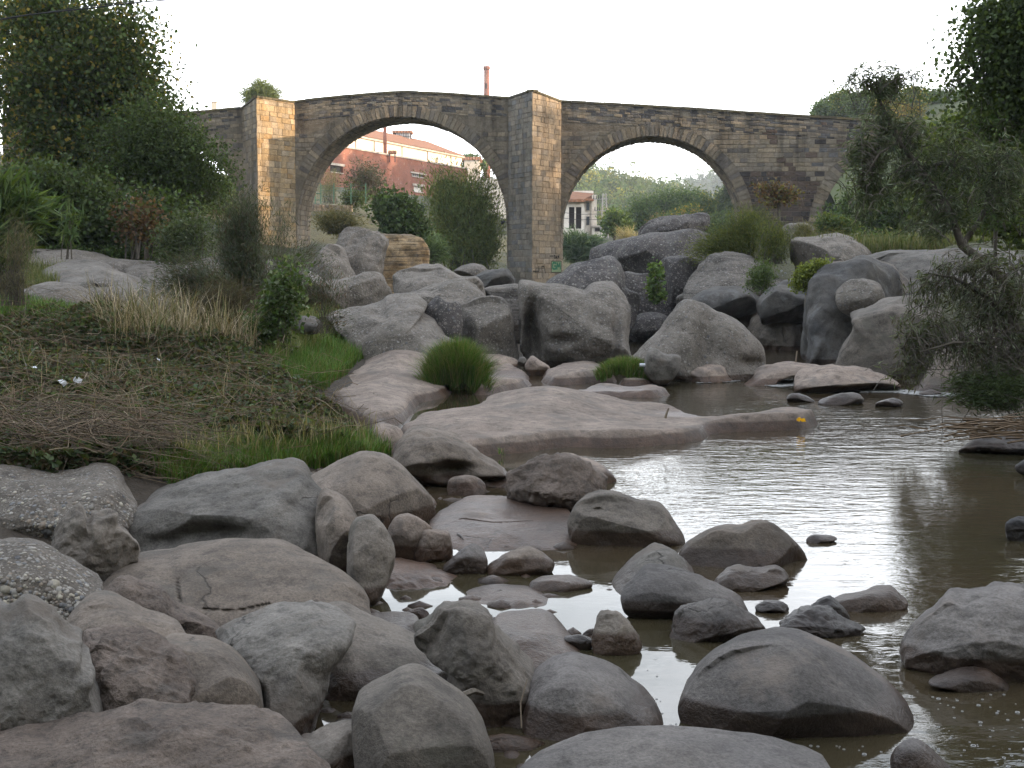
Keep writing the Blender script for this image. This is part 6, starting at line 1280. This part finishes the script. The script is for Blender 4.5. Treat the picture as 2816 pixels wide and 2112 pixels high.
grass('grass', 'green grass strip between the brambles and the round boulders', [(380,1020),(440,975),(560,975),(700,965),(790,950),(860,965),(850,985),(700,1015),(560,1035),(420,1030)], 12000, .20, .009, GB+[(.10,.11,.045)])
grass('grass', 'bright grass patch at the left edge above the brambles', [(-20,640),(60,650),(180,672),(230,700),(120,705),(-20,690)], 5000, .18, .012, GB)
grass('grass', 'olive weeds among the flat rocks near the left edge', [(30,560),(120,560),(170,600),(100,630),(0,640),(-10,600)], 3500, .3, .014, [(.09,.11,.04),(.12,.12,.05),(.07,.09,.03)])
grass('grass', 'weeds in the bare gap above the long pale boulder', [(320,1020),(450,1000),(480,1035),(370,1065)], 2600, .2, .009, GB+[(.12,.11,.05)])
grass('grass', 'taller half dry weeds sprouting along the edge of the brambles', [(360,1010),(520,965),(700,950),(800,945),(850,975),(600,1010),(420,1035)], 600, .36, .009, [(.16,.15,.07),(.10,.12,.045),(.22,.19,.11)])
grass('grass', 'scattered dry stems standing over the brambles', [(0,740),(240,790),(560,800),(740,920),(400,980),(0,960)], 220, .5, .008, [(.22,.18,.12),(.16,.13,.08),(.12,.12,.05)], lean=1.0)
def tuft(label, c, r, n, h, seed, pal=GB):
    g = np.random.default_rng(seed); th_ = g.uniform(0, 6.283, n); q = np.sqrt(g.uniform(0, 1, n))*r; q = q*(1+.22*np.sin(th_*3+seed)+.12*np.sin(th_*7)); pal = pal+[(.20,.18,.09)]; b = np.stack([c[0]+np.cos(th_)*q, c[1]+np.sin(th_)*q*.8, np.full(n, c[2])+(1-(q/r)**2)*h*.45], 1)
    up = np.stack([np.cos(th_), np.sin(th_), 0*q], 1)*(q/r)[:, None]*.9+g.normal(size=(n, 3))*np.array([.18, .18, 0])
    return tag(blades('grass_tuft', b, h*.62, .008, .7, pal, g, curl=.5, up=up), label, 'grass tuft', kind='stuff')
c = T2('E', '1108 868')[0]; tuft('large round bright green grass tuft at the water edge between two pink rocks', tuple(G(*c, .03)), .44, 9000, .78, 3)
c = T2('F', '20 955')[0]; tuft('small bright green grass tuft left of the box shaped rock', tuple(G(*c, .12)), .40, 5000, .34, 4)
c = T2('E', '1356 1236')[0]; tuft('tiny sprig of grass in the water under the rock island', tuple(G(*c, 0)), .03, 14, .12, 5)
# grass and weeds on the terraces
for lab, poly, D, n, h in (('grass and weeds on the rock terrace behind the willow', [(1720,500),(2212,520),(2212,570),(1900,560),(1720,540)], 33, 7000, .4), ):
    g = np.random.default_rng(12); x = g.uniform(1730, 2212, n); y = 545+g.normal(size=n)*7-(x-1730)*.01
    b = np.array([tuple(PD(a, q, 35)) for a, q in zip(x, y)]); b[:, 1] += g.uniform(-1.5, 1.5, n)
    tag(blades('grass', b, h, .018, .6, [(.09,.11,.04),(.14,.13,.06),(.07,.09,.03)], g), lab, 'grass', kind='stuff')
# ------------------------------------------------------------------ small things
M_STICK = mat('weathered_stick', lambda n, b: setattr(b.inputs['Base Color'], 'default_value', (.24, .19, .14, 1)))
M_PAPER = mat('white_litter', lambda n, b: setattr(b.inputs['Base Color'], 'default_value', (.62, .64, .68, 1)))
M_YEL = leafm('yellow_leaf')
def stick(label, pts, r, name='stick', m=M_STICK):
    mb = MB(); mb.tube(pts, r, 5); return tag(mb.build(name, m), label, 'stick')
a = G(*T2('F', '948 970')[0], .0); ys = a.y
def atY(t, s, y): q = T2(t, s)[0]; return P(q[0], q[1], y)
stick('upright pale stick standing in the water in front of the right bank', [a-UZ*.3, a, atY('F', '955 890', ys), atY('F', '964 810', ys)], [.02, .02, .017, .013])
s0 = G(*T2('F', '240 1180')[0], .30); stick('short twig sticking up from the long pink rock island', [s0, atY('F', '248 1150', s0.y), atY('F', '258 1126', s0.y)], [.016, .014, .01])
s0 = P(*T2('B', '830 1260')[0], 5.0); s1 = P(*T2('B', '946 1252')[0], 5.2); stick('dark stick wedged between the egg shaped and ridged boulders', [s0, s0.lerp(s1, .5)+UZ*.015, s1], [.012, .014, .009], m=M_BARK)
s0 = P(*T2('B', '1158 1440')[0], 4.95); s1 = P(*T2('B', '1190 1170')[0], 4.98); stick('thin pale straw standing against the two toned front boulder', [s0, s0.lerp(s1, .5)-BT*.015, s1], [.003, .003, .002])
def litter(label, px, D=None, s=.06, seed=1, m=M_PAPER, name='litter', cat='litter', z=.25):
    g = random.Random(seed); c = (ghit([px[0]*K], [px[1]*K])[0][0]+np.array([0, 0, z])) if D is None else np.array(PD(*px, D)); mb = MB()
    for k in range(4):
        q = Vector(c)+Vector([g.uniform(-s, s) for _ in range(3)]); u = Vector([g.uniform(-1, 1) for _ in range(3)]).normalized()*s; v = u.cross(Vector([g.uniform(-1, 1) for _ in range(3)])).normalized()*s*.7
        mb.add([q, q+u, q+u+v, q+v+u*.3], [(0, 1, 2, 3)])
    return tag(mb.build(name, m), label, cat)
litter('white plastic scrap on the brambles near the left edge', (60, 840), seed=2); litter('narrow white scrap at the far left edge of the brambles', (14, 816), s=.04, seed=3)
litter('crumpled white bag in the lower left part of the brambles', (158, 875), seed=4, s=.07); litter('small white scrap in the middle of the brambles', (335, 815), s=.04, seed=5)
litter('white scrap caught in the straw mixed grass', (867, 957), D=None, s=.03, seed=6, z=.1) if False else litter('white scrap caught in the straw mixed grass', (677, 748), s=.04, seed=6)
litter('pale blue plastic scrap beside the small bush on the layered rock', (1690, 590), D=30, s=.05, seed=7)
bc = atY('F', '115 888', 21.0); mb = MB(); mb.tube([bc-BT*.05, bc+BT*.05], [.03, .03], 8); tag(mb.build('white_container', M_PAPER), 'small white container lying beside the box shaped rock', 'container')
for k, (s, lab) in enumerate((('972 1190', 'left of two yellow leaves on the tip of the rock island'), ('1003 1194', 'right of two yellow leaves on the tip of the rock island'))):
    q = G(*T2('F', s)[0], .12); g = np.random.default_rng(k); lf_ = leaves('fallen_leaf', np.array([tuple(q)])+g.normal(size=(3, 3))*.015, .06, .05, [(.65, .42, .03)], g, mt=M_YEL, jit=.1); tag(lf_, lab, 'leaf')
# foam bubbles and white water
M_FOAM = mat('foam', lambda n, b: setattr(b.inputs['Base Color'], 'default_value', (.22, .22, .21, 1)), .12, .6)
g = np.random.default_rng(31)
def bub(poly, n, smin, smax, name='bubbles', label=''):
    poly = T2('C', poly); x = g.uniform(poly[:, 0].min(), poly[:, 0].max(), n*3); y = g.uniform(poly[:, 1].min(), poly[:, 1].max(), n*3); k = seg_dist(x, y, poly) > 0; x, y = x[k][:n], y[k][:n]
    dens = fbm(np.stack([x*.02, y*.03, 0*x], 1), 2, 3) > -.15; x, y = x[dens], y[dens]
    V = []; F = []; ring = np.linspace(0, 2*math.pi, 9)[:-1]
    for i, (a, b_) in enumerate(zip(x, y)):
        c = G(a, b_, .001); r = g.uniform(smin, smax)*(1 if g.random() > .15 else 1.6)
        for rr, z in ((1.0, 0), (.86, .35), (.62, .1)): V += [(c.x+math.cos(t)*r*rr, c.y+math.sin(t)*r*rr, .001+r*z) for t in ring]
        o = i*24; F += [(o+k*8+j, o+k*8+(j+1) % 8, o+(k+1)*8+(j+1) % 8, o+(k+1)*8+j) for k in range(2) for j in range(8)]
    tag(mesh(name, V, F, M_FOAM, smooth=True), label, 'foam', kind='stuff')
bub('1500,1250 1700,1230 2240,1240 2240,1680 1000,1680 900,1540 1500,1480', 130, .003, .0075, label='rings of foam bubbles drifting at the lower right of the river')
bub('50,900 350,1400 420,1480 900,1510 700,1600 260,1500 60,1200', 60, .003, .006, label='few tiny bubbles on the calm pool between the front boulders')
def white(poly, tile, n, label):
    poly = T2(tile, poly); x = g.uniform(poly[:, 0].min(), poly[:, 0].max(), n*4); y = g.uniform(poly[:, 1].min(), poly[:, 1].max(), n*4); k = seg_dist(x, y, poly) > 0; x, y = x[k][:n], y[k][:n]; V = []; F = []
    for i, (a, b_) in enumerate(zip(x, y)):
        c = G(a, b_, .006); L = g.uniform(.015, .07); W = g.uniform(.004, .012); V += [(c.x-L, c.y, c.z), (c.x, c.y-W, c.z+.008), (c.x+L, c.y, c.z), (c.x, c.y+W*1.5, c.z+.012)]; F.append((4*i, 4*i+1, 4*i+2, 4*i+3))
    tag(mesh('white_water', V, F, M_FOAM), label, 'white water', kind='stuff')
white('1300,1030 1520,1022 1700,1040 1880,1045 1880,1060 1700,1062 1500,1040 1310,1040', 'F', 900, 'thin line of white water along the right bank')
white('780,985 950,965 960,1002 860,1010 770,1000', 'F', 500, 'small white rapid at the foot of the upright stick')
white('380,972 600,962 680,970 600,982 420,988', 'F', 400, 'white water edge under the sail shaped boulder')

# ------------------------------------------------------------------ haze over the valley
hz = bpy.data.materials.new('valley_haze'); hz.use_nodes = True; t = hz.node_tree; t.nodes.clear()
pv = t.nodes.new('ShaderNodeVolumePrincipled'); pv.inputs['Density'].default_value = .00035; pv.inputs['Color'].default_value = (.82, .9, 1, 1); pv.inputs['Anisotropy'].default_value = .2
mo = t.nodes.new('ShaderNodeOutputMaterial'); t.links.new(pv.outputs[0], mo.inputs['Volume'])
mb = MB(); mb.box((-3100, -1600, -8), (6200, 0, 0), (0, 6200, 0), (0, 0, 112)); ho = mb.build('haze', hz); ho['kind'] = 'stuff'
